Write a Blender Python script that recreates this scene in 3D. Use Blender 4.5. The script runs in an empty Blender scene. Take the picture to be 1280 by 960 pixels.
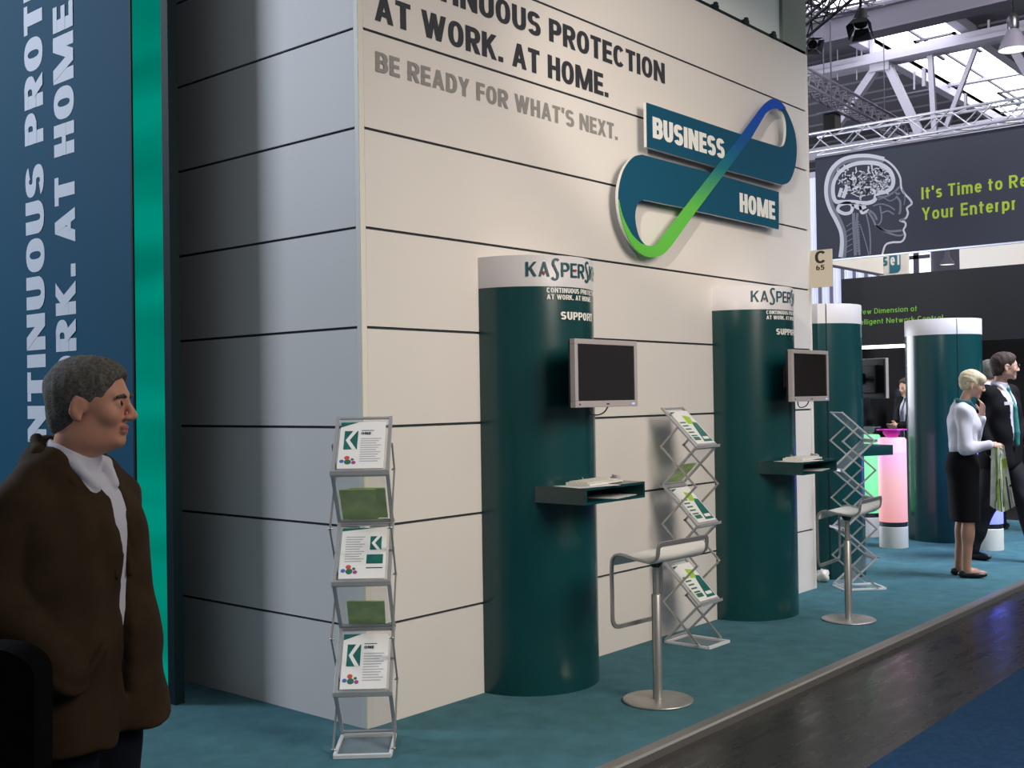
import bpy, bmesh, math, random
import numpy as np
from mathutils import Vector, Matrix

random.seed(4)
SC = bpy.context.scene
COL = SC.collection

# ------------------------------------------------------------------ camera
FPX = 1396.504
YAW, PITCH, ROLL = 0.70728474, 0.01212768, -0.01526359
CAM = np.array([-3.73962273, -4.17323104, 1.63323032])
_f = np.array([math.cos(PITCH)*math.cos(YAW), math.cos(PITCH)*math.sin(YAW), math.sin(PITCH)])
_r = np.array([math.sin(YAW), -math.cos(YAW), 0.0])
_u = np.cross(_r, _f)
CR = _r*math.cos(ROLL) + _u*math.sin(ROLL)
CU = -_r*math.sin(ROLL) + _u*math.cos(ROLL)
CF = _f
cd = bpy.data.cameras.new('camera')
cd.sensor_width = 36.0
cd.lens = FPX*36.0/1280.0
cd.clip_start = 0.05
cd.clip_end = 300
cam = bpy.data.objects.new('camera', cd)
COL.objects.link(cam)
cam.matrix_world = Matrix(((CR[0], CU[0], -CF[0], CAM[0]), (CR[1], CU[1], -CF[1], CAM[1]),
                           (CR[2], CU[2], -CF[2], CAM[2]), (0, 0, 0, 1)))
SC.camera = cam

def _ray(px, py):
    return CF + CR*(px-640)/FPX - CU*(py-480)/FPX
def at_x(px, py, X):
    d = _ray(px, py); return CAM + d*(X-CAM[0])/d[0]
def at_y(px, py, Y):
    d = _ray(px, py); return CAM + d*(Y-CAM[1])/d[1]
def at_z(px, py, Z):
    d = _ray(px, py); return CAM + d*(Z-CAM[2])/d[2]

# ------------------------------------------------------------------ world, exposure, lamps
SC.view_settings.view_transform = 'Standard'
SC.view_settings.look = 'None'
SC.view_settings.gamma = 1.0
SC.view_settings.use_curve_mapping = False
SC.view_settings.exposure = 0.0
wd = bpy.data.worlds.new('hall_ambience'); SC.world = wd; wd.use_nodes = True
wd.node_tree.nodes['Background'].inputs[0].default_value = (0.80, 0.88, 1.0, 1)
wd.node_tree.nodes['Background'].inputs[1].default_value = 0.16

def aim(o, tgt):
    d = Vector(tgt)-o.location
    o.rotation_euler = d.to_track_quat('-Z', 'Y').to_euler()
def area(name, loc, tgt, sx, sy, power, col):
    l = bpy.data.lights.new(name, 'AREA'); l.shape = 'RECTANGLE'; l.size = sx; l.size_y = sy
    l.energy = power; l.color = col
    o = bpy.data.objects.new(name, l); COL.objects.link(o); o.location = loc; aim(o, tgt); return o
def spot(name, loc, tgt, power, col, ang, blend, rad):
    l = bpy.data.lights.new(name, 'SPOT'); l.energy = power; l.color = col; l.spot_size = math.radians(ang)
    l.spot_blend = blend; l.shadow_soft_size = rad
    o = bpy.data.objects.new(name, l); COL.objects.link(o); o.location = loc; aim(o, tgt); return o
WARM = (1.0, 0.90, 0.79)
COOL = (0.74, 0.84, 1.0)
spot('booth_spot', (-5.5, -3.7, 4.7), (3.7, 0.0, 3.4), 2300, WARM, 16, 0.6, 0.08)
spot('booth_flood', (0.7, -6.3, 4.5), (1.8, 0.0, 0.55), 1540, WARM, 76, 0.75, 1.7)
area('aisle_flood', (13.5, -6.2, 5.6), (2.2, 0.0, 1.4), 3.2, 2.4, 45, WARM)
spot('banner_fill', (6.4, 1.6, 8.6), (12.0, 0.9, 4.2), 900, (0.95, 0.96, 1.0), 58, 0.6, 0.5)  # unseen lamp added to brighten the dark banner and its lime text
area('hall_skylight_left', (-7.0, 9.5, 7.5), (0.0, 0.35, 1.8), 3.0, 3.0, 1000, COOL)
spot('people_fill', (7.6, -4.6, 7.2), (8.6, 0.1, 0.3), 4800, (0.80, 0.86, 1.0), 62, 0.6, 2.2)  # added soft spot brightening the people and far carpet, not a skylight
area('fascia_fill', (13.2, -2.5, 9.5), (17.5, 3.6, 3.8), 2.5, 2.5, 900, (1.0, 0.95, 0.90))  # added, unseen: lifts the white fascias and the ribbed partition
area('roof_fill', (15.0, 25.0, 4.0), (27.0, 5.0, 10.0), 22.0, 6.0, 5000, (0.88, 0.90, 1.0))  # added light panel aimed up to brighten roof and hall, not real windows

# ------------------------------------------------------------------ materials
def lin(c):
    c = c/255.0
    return c/12.92 if c <= 0.04045 else ((c+0.055)/1.055)**2.4
def rgb(r, g, b): return (lin(r), lin(g), lin(b), 1.0)
MATS = {}
def mat(name, col, rough=0.5, metal=0.0, noise=0.0, nscale=20.0, bump=0.0, bscale=200.0, emit=0.0, spec=0.5, coat=0.0):
    if name in MATS: return MATS[name]
    m = bpy.data.materials.new(name); m.use_nodes = True
    nt = m.node_tree; b = nt.nodes['Principled BSDF']
    b.inputs['Base Color'].default_value = col
    b.inputs['Roughness'].default_value = rough
    b.inputs['Metallic'].default_value = metal
    b.inputs['Specular IOR Level'].default_value = spec
    b.inputs['Coat Weight'].default_value = coat
    tc = nt.nodes.new('ShaderNodeTexCoord')
    if noise > 0:
        n = nt.nodes.new('ShaderNodeTexNoise'); n.inputs['Scale'].default_value = nscale; n.inputs['Detail'].default_value = 5
        r = nt.nodes.new('ShaderNodeValToRGB')
        lo = tuple(max(0, c*(1-noise)) for c in col[:3])+(1,); hi = tuple(min(1, c*(1+noise)) for c in col[:3])+(1,)
        r.color_ramp.elements[0].position = 0.3; r.color_ramp.elements[1].position = 0.7
        r.color_ramp.elements[0].color = lo; r.color_ramp.elements[1].color = hi
        nt.links.new(tc.outputs['Object'], n.inputs['Vector']); nt.links.new(n.outputs['Fac'], r.inputs['Fac'])
        nt.links.new(r.outputs['Color'], b.inputs['Base Color'])
    if bump > 0:
        n2 = nt.nodes.new('ShaderNodeTexNoise'); n2.inputs['Scale'].default_value = bscale; n2.inputs['Detail'].default_value = 3
        bp = nt.nodes.new('ShaderNodeBump'); bp.inputs['Strength'].default_value = bump; bp.inputs['Distance'].default_value = 0.01
        nt.links.new(tc.outputs['Object'], n2.inputs['Vector']); nt.links.new(n2.outputs['Fac'], bp.inputs['Height'])
        nt.links.new(bp.outputs['Normal'], b.inputs['Normal'])
    if emit > 0:
        b.inputs['Emission Color'].default_value = col; b.inputs['Emission Strength'].default_value = emit
    MATS[name] = m
    return m
def clear_mat(name, col, opacity, rough=0.15):
    m = bpy.data.materials.new(name); m.use_nodes = True; nt = m.node_tree
    b = nt.nodes['Principled BSDF']; b.inputs['Base Color'].default_value = col; b.inputs['Roughness'].default_value = rough
    t = nt.nodes.new('ShaderNodeBsdfTransparent'); mx = nt.nodes.new('ShaderNodeMixShader')
    mx.inputs[0].default_value = opacity
    nt.links.new(t.outputs[0], mx.inputs[1]); nt.links.new(b.outputs[0], mx.inputs[2])
    nt.links.new(mx.outputs[0], nt.nodes['Material Output'].inputs['Surface'])
    MATS[name] = m; return m

mat('panel_cream', rgb(222, 216, 210), 0.55, noise=0.025, nscale=1.2)
mat('panel_slot', rgb(38, 52, 58), 0.7)
mat('post_cream', rgb(226, 221, 208), 0.5)
mat('header_fabric', rgb(228, 236, 232), 0.7)
mat('header_post', rgb(104, 122, 110), 0.5)
mat('banner_teal', rgb(26, 80, 106), 0.7, spec=0.15)
mat('banner_letter', rgb(214, 216, 224), 0.6)
mat('frame_dark', rgb(12, 34, 38), 0.6, spec=0.15)
mat('carpet_teal', rgb(74, 116, 126), 0.95, noise=0.14, nscale=7.0, bump=0.5, bscale=350, spec=0.1)
mat('carpet_blue', rgb(34, 64, 96), 0.95, noise=0.15, nscale=30.0, bump=0.4, bscale=300, spec=0.1)
mat('aluminium', rgb(176, 174, 170), 0.38, 0.9)
mat('steel', rgb(182, 180, 176), 0.40, 0.8, noise=0.06, nscale=40)
mat('steel_dark', rgb(90, 92, 96), 0.35, 0.9)
mat('rack_metal', rgb(190, 191, 194), 0.45, 0.55)
mat('white_frame', rgb(216, 218, 220), 0.4)
mat('column_teal', rgb(14, 64, 66), 0.24, noise=0.05, nscale=3.0, coat=0.15)
mat('column_white', rgb(214, 210, 212), 0.4)
mat('logo_green', rgb(12, 78, 86), 0.5)
mat('logo_red', rgb(206, 36, 46), 0.5)
mat('white_letter', rgb(232, 232, 226), 0.5)
mat('headline', rgb(44, 46, 54), 0.6)
mat('tagline', rgb(140, 138, 134), 0.6)
mat('sign_teal', rgb(18, 78, 104), 0.7, spec=0.15)
mat('sign_edge', rgb(210, 210, 206), 0.5)
mat('silver_plastic', rgb(186, 178, 178), 0.4, 0.2)
mat('screen_black', rgb(34, 30, 30), 0.18)
mat('black_plastic', rgb(18, 18, 20), 0.4)
mat('black_matt', rgb(12, 12, 13), 0.8)
mat('white_plastic', rgb(222, 220, 210), 0.4)
mat('grey_plastic', rgb(170, 164, 168), 0.35)
mat('paper', rgb(236, 236, 234), 0.6)
mat('paper_lines', rgb(176, 180, 186), 0.7)
mat('paper_dark', rgb(50, 66, 72), 0.7)
mat('leaf_green', rgb(172, 200, 92), 0.6, noise=0.25, nscale=14)
mat('lime', rgb(160, 205, 48), 0.55)
mat('print_teal', rgb(22, 102, 94), 0.5, noise=0.3, nscale=20)
mat('dot_red', rgb(206, 84, 66), 0.5)
mat('dot_blue', rgb(70, 110, 190), 0.5)
mat('dot_green', rgb(50, 110, 84), 0.5)
mat('dot_purple', rgb(168, 66, 140), 0.5)
mat('seat_white', rgb(232, 232, 226), 0.35)
mat('banner_night', rgb(48, 50, 66), 0.6)
mat('banner_lime', rgb(190, 216, 50), 0.6)
mat('banner_line', rgb(216, 214, 222), 0.6)
mat('banner_soft', rgb(120, 122, 136), 0.6)
mat('booth_black', rgb(26, 25, 29), 0.6)
mat('booth_green', rgb(126, 190, 62), 0.6)
mat('truss_alu', rgb(196, 196, 206), 0.35, 0.6)
mat('steel_white', rgb(178, 176, 190), 0.5)
mat('steel_grey', rgb(104, 102, 116), 0.55)
mat('roof_grey', rgb(112, 110, 120), 0.8)
mat('roof_brown', rgb(74, 58, 56), 0.8)
mat('skylight', (0.95, 0.94, 1.0, 1), 0.5, emit=4.0)
mat('lit_white', (1.0, 0.98, 0.95, 1), 0.5, emit=1.1)
mat('fascia_glow', (1.0, 0.98, 0.95, 1), 0.5, emit=3.5)
mat('daylight_pane', (0.86, 0.90, 1.0, 1), 0.5, emit=1.6)
mat('corrugated', rgb(222, 226, 242), 0.6, emit=0.28)  # slight glow stands in for daylight through the translucent sheets
mat('hall_white', rgb(232, 228, 222), 0.6)
mat('skin_man', rgb(226, 162, 132), 0.55, noise=0.06, nscale=30)
mat('skin_pale', rgb(222, 176, 152), 0.55, noise=0.05, nscale=30)
mat('lip', rgb(182, 116, 100), 0.5)
mat('hair_grey', rgb(104, 99, 90), 0.8, noise=0.5, nscale=110, bump=0.5, bscale=260)
mat('hair_dark', rgb(62, 46, 38), 0.7, noise=0.4, nscale=60, bump=0.5, bscale=150)
mat('hair_blond', rgb(232, 218, 180), 0.65, noise=0.25, nscale=60, bump=0.5, bscale=150)
mat('eye_white', rgb(226, 222, 216), 0.3)
mat('eye_dark', rgb(40, 32, 28), 0.3)
mat('coat_brown', rgb(62, 47, 30), 0.85, noise=0.25, nscale=9, bump=0.12, bscale=220, spec=0.2)
mat('coat_lining', rgb(18, 16, 16), 0.9)
mat('shirt_white', rgb(224, 222, 232), 0.75)
mat('suit_black', rgb(17, 16, 20), 0.85, spec=0.2)
mat('trouser_grey', rgb(44, 42, 46), 0.85, spec=0.2)
mat('trouser_navy', rgb(18, 22, 32), 0.85, spec=0.2)
mat('tie_green', rgb(54, 138, 132), 0.5, noise=0.2, nscale=25)
mat('scarf_teal', rgb(28, 96, 104), 0.6)
mat('coat_blue', rgb(74, 82, 110), 0.8)
mat('shoe_black', rgb(14, 13, 14), 0.35)
mat('stocking', rgb(178, 132, 108), 0.5)
mat('bag_white', rgb(214, 220, 206), 0.6, noise=0.2, nscale=12)
mat('cloth_black', rgb(9, 9, 10), 0.9, bump=0.2, bscale=80, spec=0.1)
mat('sign_beige', rgb(196, 186, 168), 0.6)
mat('teal_logo', rgb(30, 110, 132), 0.5)
clear_mat('acrylic', rgb(206, 210, 216), 0.14)
clear_mat('acrylic_pink', rgb(240, 60, 200), 0.7)

def strip_material():
    m = bpy.data.materials.new('light_strip'); m.use_nodes = True; nt = m.node_tree
    b = nt.nodes['Principled BSDF']; tc = nt.nodes.new('ShaderNodeTexCoord')
    mp = nt.nodes.new('ShaderNodeMapping'); mp.inputs['Scale'].default_value = (0.4, 0.4, 2.2)
    n = nt.nodes.new('ShaderNodeTexNoise'); n.inputs['Scale'].default_value = 1.6; n.inputs['Detail'].default_value = 1
    r = nt.nodes.new('ShaderNodeValToRGB')
    r.color_ramp.elements[0].position = 0.35; r.color_ramp.elements[0].color = rgb(0, 118, 102)
    r.color_ramp.elements[1].position = 0.65; r.color_ramp.elements[1].color = rgb(0, 142, 122)
    nt.links.new(tc.outputs['Object'], mp.inputs['Vector']); nt.links.new(mp.outputs[0], n.inputs['Vector'])
    nt.links.new(n.outputs['Fac'], r.inputs['Fac']); nt.links.new(r.outputs[0], b.inputs['Emission Color'])
    b.inputs['Base Color'].default_value = rgb(0, 24, 20); b.inputs['Emission Strength'].default_value = 0.92; b.inputs['Specular IOR Level'].default_value = 0.0; b.inputs['Roughness'].default_value = 1.0
    MATS['light_strip'] = m
strip_material()
def tube_material(name, stops, strength):
    m = bpy.data.materials.new(name); m.use_nodes = True; nt = m.node_tree
    b = nt.nodes['Principled BSDF']; tc = nt.nodes.new('ShaderNodeTexCoord'); sx = nt.nodes.new('ShaderNodeSeparateXYZ')
    r = nt.nodes.new('ShaderNodeValToRGB')
    el = r.color_ramp.elements
    el[0].position, el[0].color = stops[0]; el[1].position, el[1].color = stops[-1]
    for p, c in stops[1:-1]:
        e = el.new(p); e.color = c
    nt.links.new(tc.outputs['Object'], sx.inputs[0]); nt.links.new(sx.outputs['Z'], r.inputs['Fac'])
    nt.links.new(r.outputs[0], b.inputs['Emission Color']); b.inputs['Base Color'].default_value = rgb(150, 132, 136)
    b.inputs['Emission Strength'].default_value = strength
    MATS[name] = m
tube_material('tube_pink', [(0.27, rgb(232, 150, 150)), (0.7, rgb(244, 176, 180)), (1.0, rgb(250, 196, 226)), (1.2, rgb(250, 170, 240))], 0.85)
tube_material('tube_green', [(0.2, rgb(60, 230, 130)), (1.2, rgb(90, 250, 160))], 1.0)
tube_material('tube_blue', [(0.2, rgb(60, 80, 250)), (1.2, rgb(90, 110, 255))], 3.2)
def floor_material():
    m = bpy.data.materials.new('hall_floor'); m.use_nodes = True; nt = m.node_tree
    b = nt.nodes['Principled BSDF']; tc = nt.nodes.new('ShaderNodeTexCoord')
    br = nt.nodes.new('ShaderNodeTexBrick'); br.inputs['Scale'].default_value = 1.0
    br.inputs['Brick Width'].default_value = 1.0; br.inputs['Row Height'].default_value = 0.5
    br.inputs['Mortar Size'].default_value = 0.006; br.offset = 0.5
    br.inputs['Color1'].default_value = rgb(42, 40, 38); br.inputs['Color2'].default_value = rgb(39, 37, 35)
    br.inputs['Mortar'].default_value = rgb(20, 18, 18)
    n = nt.nodes.new('ShaderNodeTexNoise'); n.inputs['Scale'].default_value = 3.0; n.inputs['Detail'].default_value = 8
    mp = nt.nodes.new('ShaderNodeMapping'); mp.inputs['Scale'].default_value = (1.0, 5.0, 1.0); mp.inputs['Rotation'].default_value = (0, 0, 0.5)
    r = nt.nodes.new('ShaderNodeValToRGB'); r.color_ramp.elements[0].color = (0.24,)*3+(1,); r.color_ramp.elements[1].color = (0.36,)*3+(1,)
    r.color_ramp.elements[0].position = 0.35; r.color_ramp.elements[1].position = 0.7
    nt.links.new(tc.outputs['Object'], br.inputs['Vector']); nt.links.new(br.outputs['Color'], b.inputs['Base Color'])
    nt.links.new(tc.outputs['Object'], mp.inputs['Vector']); nt.links.new(mp.outputs[0], n.inputs['Vector'])
    nt.links.new(n.outputs['Fac'], r.inputs['Fac']); nt.links.new(r.outputs[0], b.inputs['Roughness'])
    MATS['hall_floor'] = m
floor_material()
def ribbon_material():
    m = bpy.data.materials.new('sign_ribbon'); m.use_nodes = True; nt = m.node_tree
    b = nt.nodes['Principled BSDF']; tc = nt.nodes.new('ShaderNodeTexCoord'); sx = nt.nodes.new('ShaderNodeSeparateXYZ')
    mr = nt.nodes.new('ShaderNodeMapRange'); mr.inputs['From Min'].default_value = 2.55; mr.inputs['From Max'].default_value = 3.95
    r = nt.nodes.new('ShaderNodeValToRGB'); el = r.color_ramp.elements
    el[0].position = 0.28; el[0].color = rgb(96, 186, 70); el[1].position = 0.86; el[1].color = rgb(14, 74, 178)
    e = el.new(0.52); e.color = rgb(24, 112, 122); e = el.new(0.68); e.color = rgb(16, 84, 142)
    nt.links.new(tc.outputs['Object'], sx.inputs[0]); nt.links.new(sx.outputs['Z'], mr.inputs['Value'])
    nt.links.new(mr.outputs[0], r.inputs['Fac']); nt.links.new(r.outputs[0], b.inputs['Base Color']); b.inputs['Roughness'].default_value = 0.65; b.inputs['Specular IOR Level'].default_value = 0.2
    MATS['sign_ribbon'] = m
ribbon_material()

# ------------------------------------------------------------------ mesh helpers
class MB:
    def __init__(s):
        s.v = []; s.f = []; s.m = []; s.sm = []
    def add(s, vs, fs, mi=0, smooth=False, M=None):
        o = len(s.v)
        for p in vs:
            if M is not None:
                q = M @ Vector(p); p = (q.x, q.y, q.z)
            s.v.append(tuple(float(c) for c in p))
        for f in fs:
            s.f.append([i+o for i in f]); s.m.append(mi); s.sm.append(smooth)
        return s
    def box(s, x0, x1, y0, y1, z0, z1, mi=0, M=None):
        vs = [(x0,y0,z0),(x1,y0,z0),(x1,y1,z0),(x0,y1,z0),(x0,y0,z1),(x1,y0,z1),(x1,y1,z1),(x0,y1,z1)]
        fs = [(0,3,2,1),(4,5,6,7),(0,1,5,4),(1,2,6,5),(2,3,7,6),(3,0,4,7)]
        return s.add(vs, fs, mi, False, M)
    def lathe(s, prof, n=32, mi=0, M=None, cap=True, a0=0.0, a1=2*math.pi):
        full = abs(a1-a0-2*math.pi) < 1e-6
        k = n if full else n+1
        vs = []; fs = []
        for (r, z) in prof:
            for i in range(k):
                a = a0+(a1-a0)*i/n
                vs.append((r*math.cos(a), r*math.sin(a), z))
        for j in range(len(prof)-1):
            for i in range(n):
                i2 = (i+1) % k
                fs.append((j*k+i, j*k+i2, (j+1)*k+i2, (j+1)*k+i))
        s.add(vs, fs, mi, True, M)
        if cap:
            o = len(s.v)
            if prof[0][0] > 1e-6: s.add(vs[:k], [tuple(range(k))[::-1]], mi, False, M)
            if prof[-1][0] > 1e-6: s.add(vs[-k:], [tuple(range(k))], mi, False, M)
        return s
    def tube(s, pts, r, n=8, mi=0, closed=False, rect=None, up=None, cap=True, M=None):
        # sweep a round (r) or rectangular (rect=(a,b)) section along pts
        P = [Vector(p) for p in pts]; N = len(P)
        if rect: sec = [(-rect[0]/2,-rect[1]/2),(rect[0]/2,-rect[1]/2),(rect[0]/2,rect[1]/2),(-rect[0]/2,rect[1]/2)]
        else: sec = [(r*math.cos(2*math.pi*i/n), r*math.sin(2*math.pi*i/n)) for i in range(n)]
        k = len(sec); T = []
        for i in range(N):
            a = P[(i-1) % N] if (closed or i > 0) else P[i]; b = P[(i+1) % N] if (closed or i < N-1) else P[i]
            T.append((b-a).normalized())
        u = Vector(up) if up else Vector((0,0,1))
        if abs(u.dot(T[0])) > 0.95: u = Vector((1,0,0)) if abs(T[0].x) < 0.9 else Vector((0,1,0))
        vs = []
        for i in range(N):
            t = T[i]; u = (u - t*u.dot(t))
            if u.length < 1e-6: u = t.orthogonal()
            u.normalize(); w = t.cross(u)
            for (a, b) in sec: vs.append(tuple(P[i]+w*a+u*b))
        fs = []
        for i in range(N if closed else N-1):
            j = (i+1) % N
            for q in range(k):
                q2 = (q+1) % k
                fs.append((i*k+q, i*k+q2, j*k+q2, j*k+q))
        if cap and not closed:
            fs.append(tuple(range(k))[::-1]); fs.append(tuple(range((N-1)*k, N*k)))
        return s.add(vs, fs, mi, rect is None, M)
    def prism(s, poly, d, fn, mi=0, mside=None):
        # poly: 2D points; fn(u,v,w)->3D; w runs 0..d
        n = len(poly); vs = [fn(u, v, 0) for u, v in poly]+[fn(u, v, d) for u, v in poly]
        s.add(vs, [tuple(range(n))[::-1], tuple(range(n, 2*n))], mi)
        s.add(vs, [(i, (i+1) % n, n+(i+1) % n, n+i) for i in range(n)], mi if mside is None else mside)
        return s
    def build(s, name, mats, parent=None, bevel=0.0, segs=2, auto=False):
        me = bpy.data.meshes.new(name); me.from_pydata(s.v, [], s.f)
        if isinstance(mats, str): mats = [mats]
        for m in mats: me.materials.append(MATS[m])
        me.polygons.foreach_set('material_index', s.m); me.polygons.foreach_set('use_smooth', s.sm)
        me.update()
        bm = bmesh.new(); bm.from_mesh(me); bmesh.ops.recalc_face_normals(bm, faces=bm.faces); bm.to_mesh(me); bm.free()
        o = bpy.data.objects.new(name, me); COL.objects.link(o)
        if parent is not None: o.parent = parent
        if bevel > 0:
            b = o.modifiers.new('bevel', 'BEVEL'); b.width = bevel; b.segments = segs; b.limit_method = 'ANGLE'
        return o

def tag(o, label, cat, group=None, kind=None):
    o['label'] = label; o['category'] = cat
    if group: o['group'] = group
    if kind: o['kind'] = kind
    return o
def thing(name, label, cat, loc=(0,0,0), rotz=0.0, group=None):
    o = bpy.data.objects.new(name, None); COL.objects.link(o); o.empty_display_size = 0.1
    o.location = loc; o.rotation_euler = (0, 0, rotz)
    return tag(o, label, cat, group)
def struct(o):
    o['kind'] = 'structure'; return o
def copy_tree(o, parent=None):
    kids = list(o.children)
    c = o.copy(); COL.objects.link(c)
    if parent is not None: c.parent = parent
    for ch in kids: copy_tree(ch, c)
    return c
def dup(root, loc, rotz, label, group=None):
    c = copy_tree(root); c.location = loc; c.rotation_euler = (0, 0, rotz); c['label'] = label
    if group: c['group'] = group
    return c
def rounded(pts, r, n=6, closed=True):
    # round the corners of a 2D/3D polyline
    P = [Vector(p) for p in pts]; out = []; N = len(P)
    for i in range(N):
        if not closed and i in (0, N-1): out.append(P[i]); continue
        a, b, c = P[i-1], P[i], P[(i+1) % N]
        d1 = (a-b); d2 = (c-b); rr = r if not isinstance(r, (list, tuple)) else r[i]
        k = min(rr, d1.length*0.49, d2.length*0.49)
        p = b+d1.normalized()*k; q = b+d2.normalized()*k
        for j in range(n+1):
            t = j/n; out.append(p*(1-t)**2+b*2*t*(1-t)+q*t*t)
    return out
def smooth_path(pts, n=8, closed=False):
    P = [np.array(p, float) for p in pts]; N = len(P); out = []
    rng = range(N if closed else N-1)
    for i in rng:
        p0 = P[(i-1) % N] if (closed or i > 0) else P[i]; p1 = P[i]; p2 = P[(i+1) % N]
        p3 = P[(i+2) % N] if (closed or i+2 < N) else p2
        for j in range(n):
            t = j/n
            out.append(0.5*((2*p1)+(-p0+p2)*t+(2*p0-5*p1+4*p2-p3)*t*t+(-p0+3*p1-3*p2+p3)*t**3))
    if not closed: out.append(P[-1])
    return [tuple(p) for p in out]

# ------------------------------------------------------------------ lettering: a stroke-built sans
G = {}
def g(ch, w, *st): G[ch] = (w, st)
L, D, A = 'L', 'D', 'A'
g(' ', .30); g('.', .0, ('dot',)); g("'", .0, ('tick',)); g('!', 0, (L,.5,.3,.5,1), ('dot',))
g('I', .0, (L,.5,0,.5,1)); g('i', .0, (L,.5,0,.5,.68), ('idot',)); g('l', .0, (L,.5,0,.5,1))
g('A', .64, (D,0,0,.5,1), (D,1,0,.5,1), (L,.3,.25,.7,.25))
g('B', .58, (L,0,0,0,1), (L,0,1,.5,1), (L,0,.52,.5,.52), (L,0,0,.5,0), (A,.5,.76,.46,.24,90,-90), (A,.5,.26,.5,.26,90,-90))
g('C', .58, (A,.5,.5,.5,.5,38,322)); g('D', .58, (L,0,0,0,1), (L,0,1,.4,1), (L,0,0,.4,0), (A,.4,.5,.6,.5,90,-90))
g('E', .48, (L,0,0,0,1), (L,0,1,1,1), (L,0,.5,.9,.5), (L,0,0,1,0)); g('F', .47, (L,0,0,0,1), (L,0,1,1,1), (L,0,.5,.88,.5))
g('H', .58, (L,0,0,0,1), (L,1,0,1,1), (L,0,.5,1,.5)); g('K', .60, (L,0,0,0,1), (D,0,.36,1,1), (D,.36,.6,1,0))
g('M', .86, (L,0,0,0,1), (L,1,0,1,1), (D,.06,1,.5,.0), (D,.94,1,.5,.0)); g('N', .64, (L,0,0,0,1), (L,1,0,1,1), (D,0,1,1,0))
g('O', .60, (A,.5,.5,.5,.5,0,360)); g('P', .56, (L,0,0,0,1), (L,0,1,.5,1), (L,0,.44,.5,.44), (A,.5,.72,.5,.28,90,-90))
g('R', .58, (L,0,0,0,1), (L,0,1,.5,1), (L,0,.46,.5,.46), (A,.5,.73,.5,.27,90,-90), (D,.48,.46,1,0))
g('S', .56, (A,.5,.755,.5,.245,22,270), (A,.5,.255,.5,.255,90,-158)); g('T', .52, (L,0,1,1,1), (L,.5,0,.5,1))
g('U', .58, (L,0,.35,0,1), (L,1,.35,1,1), (A,.5,.36,.5,.36,180,360)); g('W', .92, (D,0,1,.26,0), (D,.26,0,.5,1), (D,.5,1,.74,0), (D,.74,0,1,1))
g('X', .60, (D,0,0,1,1), (D,0,1,1,0)); g('Y', .60, (L,.5,0,.5,.5), (D,0,1,.5,.42), (D,1,1,.5,.42)); g('V', .6, (D,0,1,.5,0), (D,1,1,.5,0))
g('6', .52, (A,.5,.3,.5,.3,0,360), (A,.62,.42,.62,.58,95,190)); g('5', .52, (L,.1,1,.95,1), (L,.1,.55,.1,1), (A,.42,.31,.58,.31,118,-150))
g('e', .48, (A,.5,.34,.5,.34,0,325), (L,0,.34,1,.34)); g('s', .42, (A,.5,.51,.5,.17,25,270), (A,.5,.17,.5,.17,90,-155))
g('t', .32, (L,.35,.1,.35,.92), (L,0,.68,1,.68), (A,.85,.17,.5,.17,180,275)); g('m', .76, (L,0,0,0,.68), (L,.5,0,.5,.45), (L,1,0,1,.45), (A,.25,.45,.25,.23,180,0), (A,.75,.45,.25,.23,180,0))
g('n', .48, (L,0,0,0,.68), (L,1,0,1,.42), (A,.5,.42,.5,.26,180,0)); g('o', .50, (A,.5,.34,.5,.34,0,360)); g('u', .48, (L,0,.28,0,.68), (L,1,0,1,.68), (A,.5,.28,.5,.28,180,360))
g('r', .30, (L,0,0,0,.68), (A,.7,.38,.7,.30,180,75)); g('p', .50, (L,0,-.25,0,.68), (A,.5,.34,.5,.34,0,360)); g('a', .48, (L,1,0,1,.45), (A,.5,.45,.5,.23,0,150), (A,.5,.19,.5,.19,0,360))
g('c', .44, (A,.5,.34,.5,.34,45,315)); g('h', .48, (L,0,0,0,1), (L,1,0,1,.42), (A,.5,.42,.5,.26,180,0)); g('w', .70, (D,0,.68,.26,0), (D,.26,0,.5,.68), (D,.5,.68,.74,0), (D,.74,0,1,.68))
g('k', .46, (L,0,0,0,1), (D,0,.22,1,.68), (D,.36,.42,1,0)); g('g', .50, (A,.5,.34,.5,.34,0,360), (L,1,-.05,1,.68), (A,.5,-.05,.5,.22,-150,0)); g('f', .30, (L,.3,0,.3,.8), (L,0,.66,1,.66), (A,.85,.78,.55,.22,180,90))
g('y', .48, (D,0,.68,.55,.05), (D,1,.68,.3,-.28)); g('d', .5, (L,1,0,1,1), (A,.5,.34,.5,.34,0,360))
g('$', .50, (A,.62,1.0,.5,.32,35,205), (A,.38,.05,.5,.36,-155,35), (D,.12,.86,.88,.19))   # tall sinuous S of the logo

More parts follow.
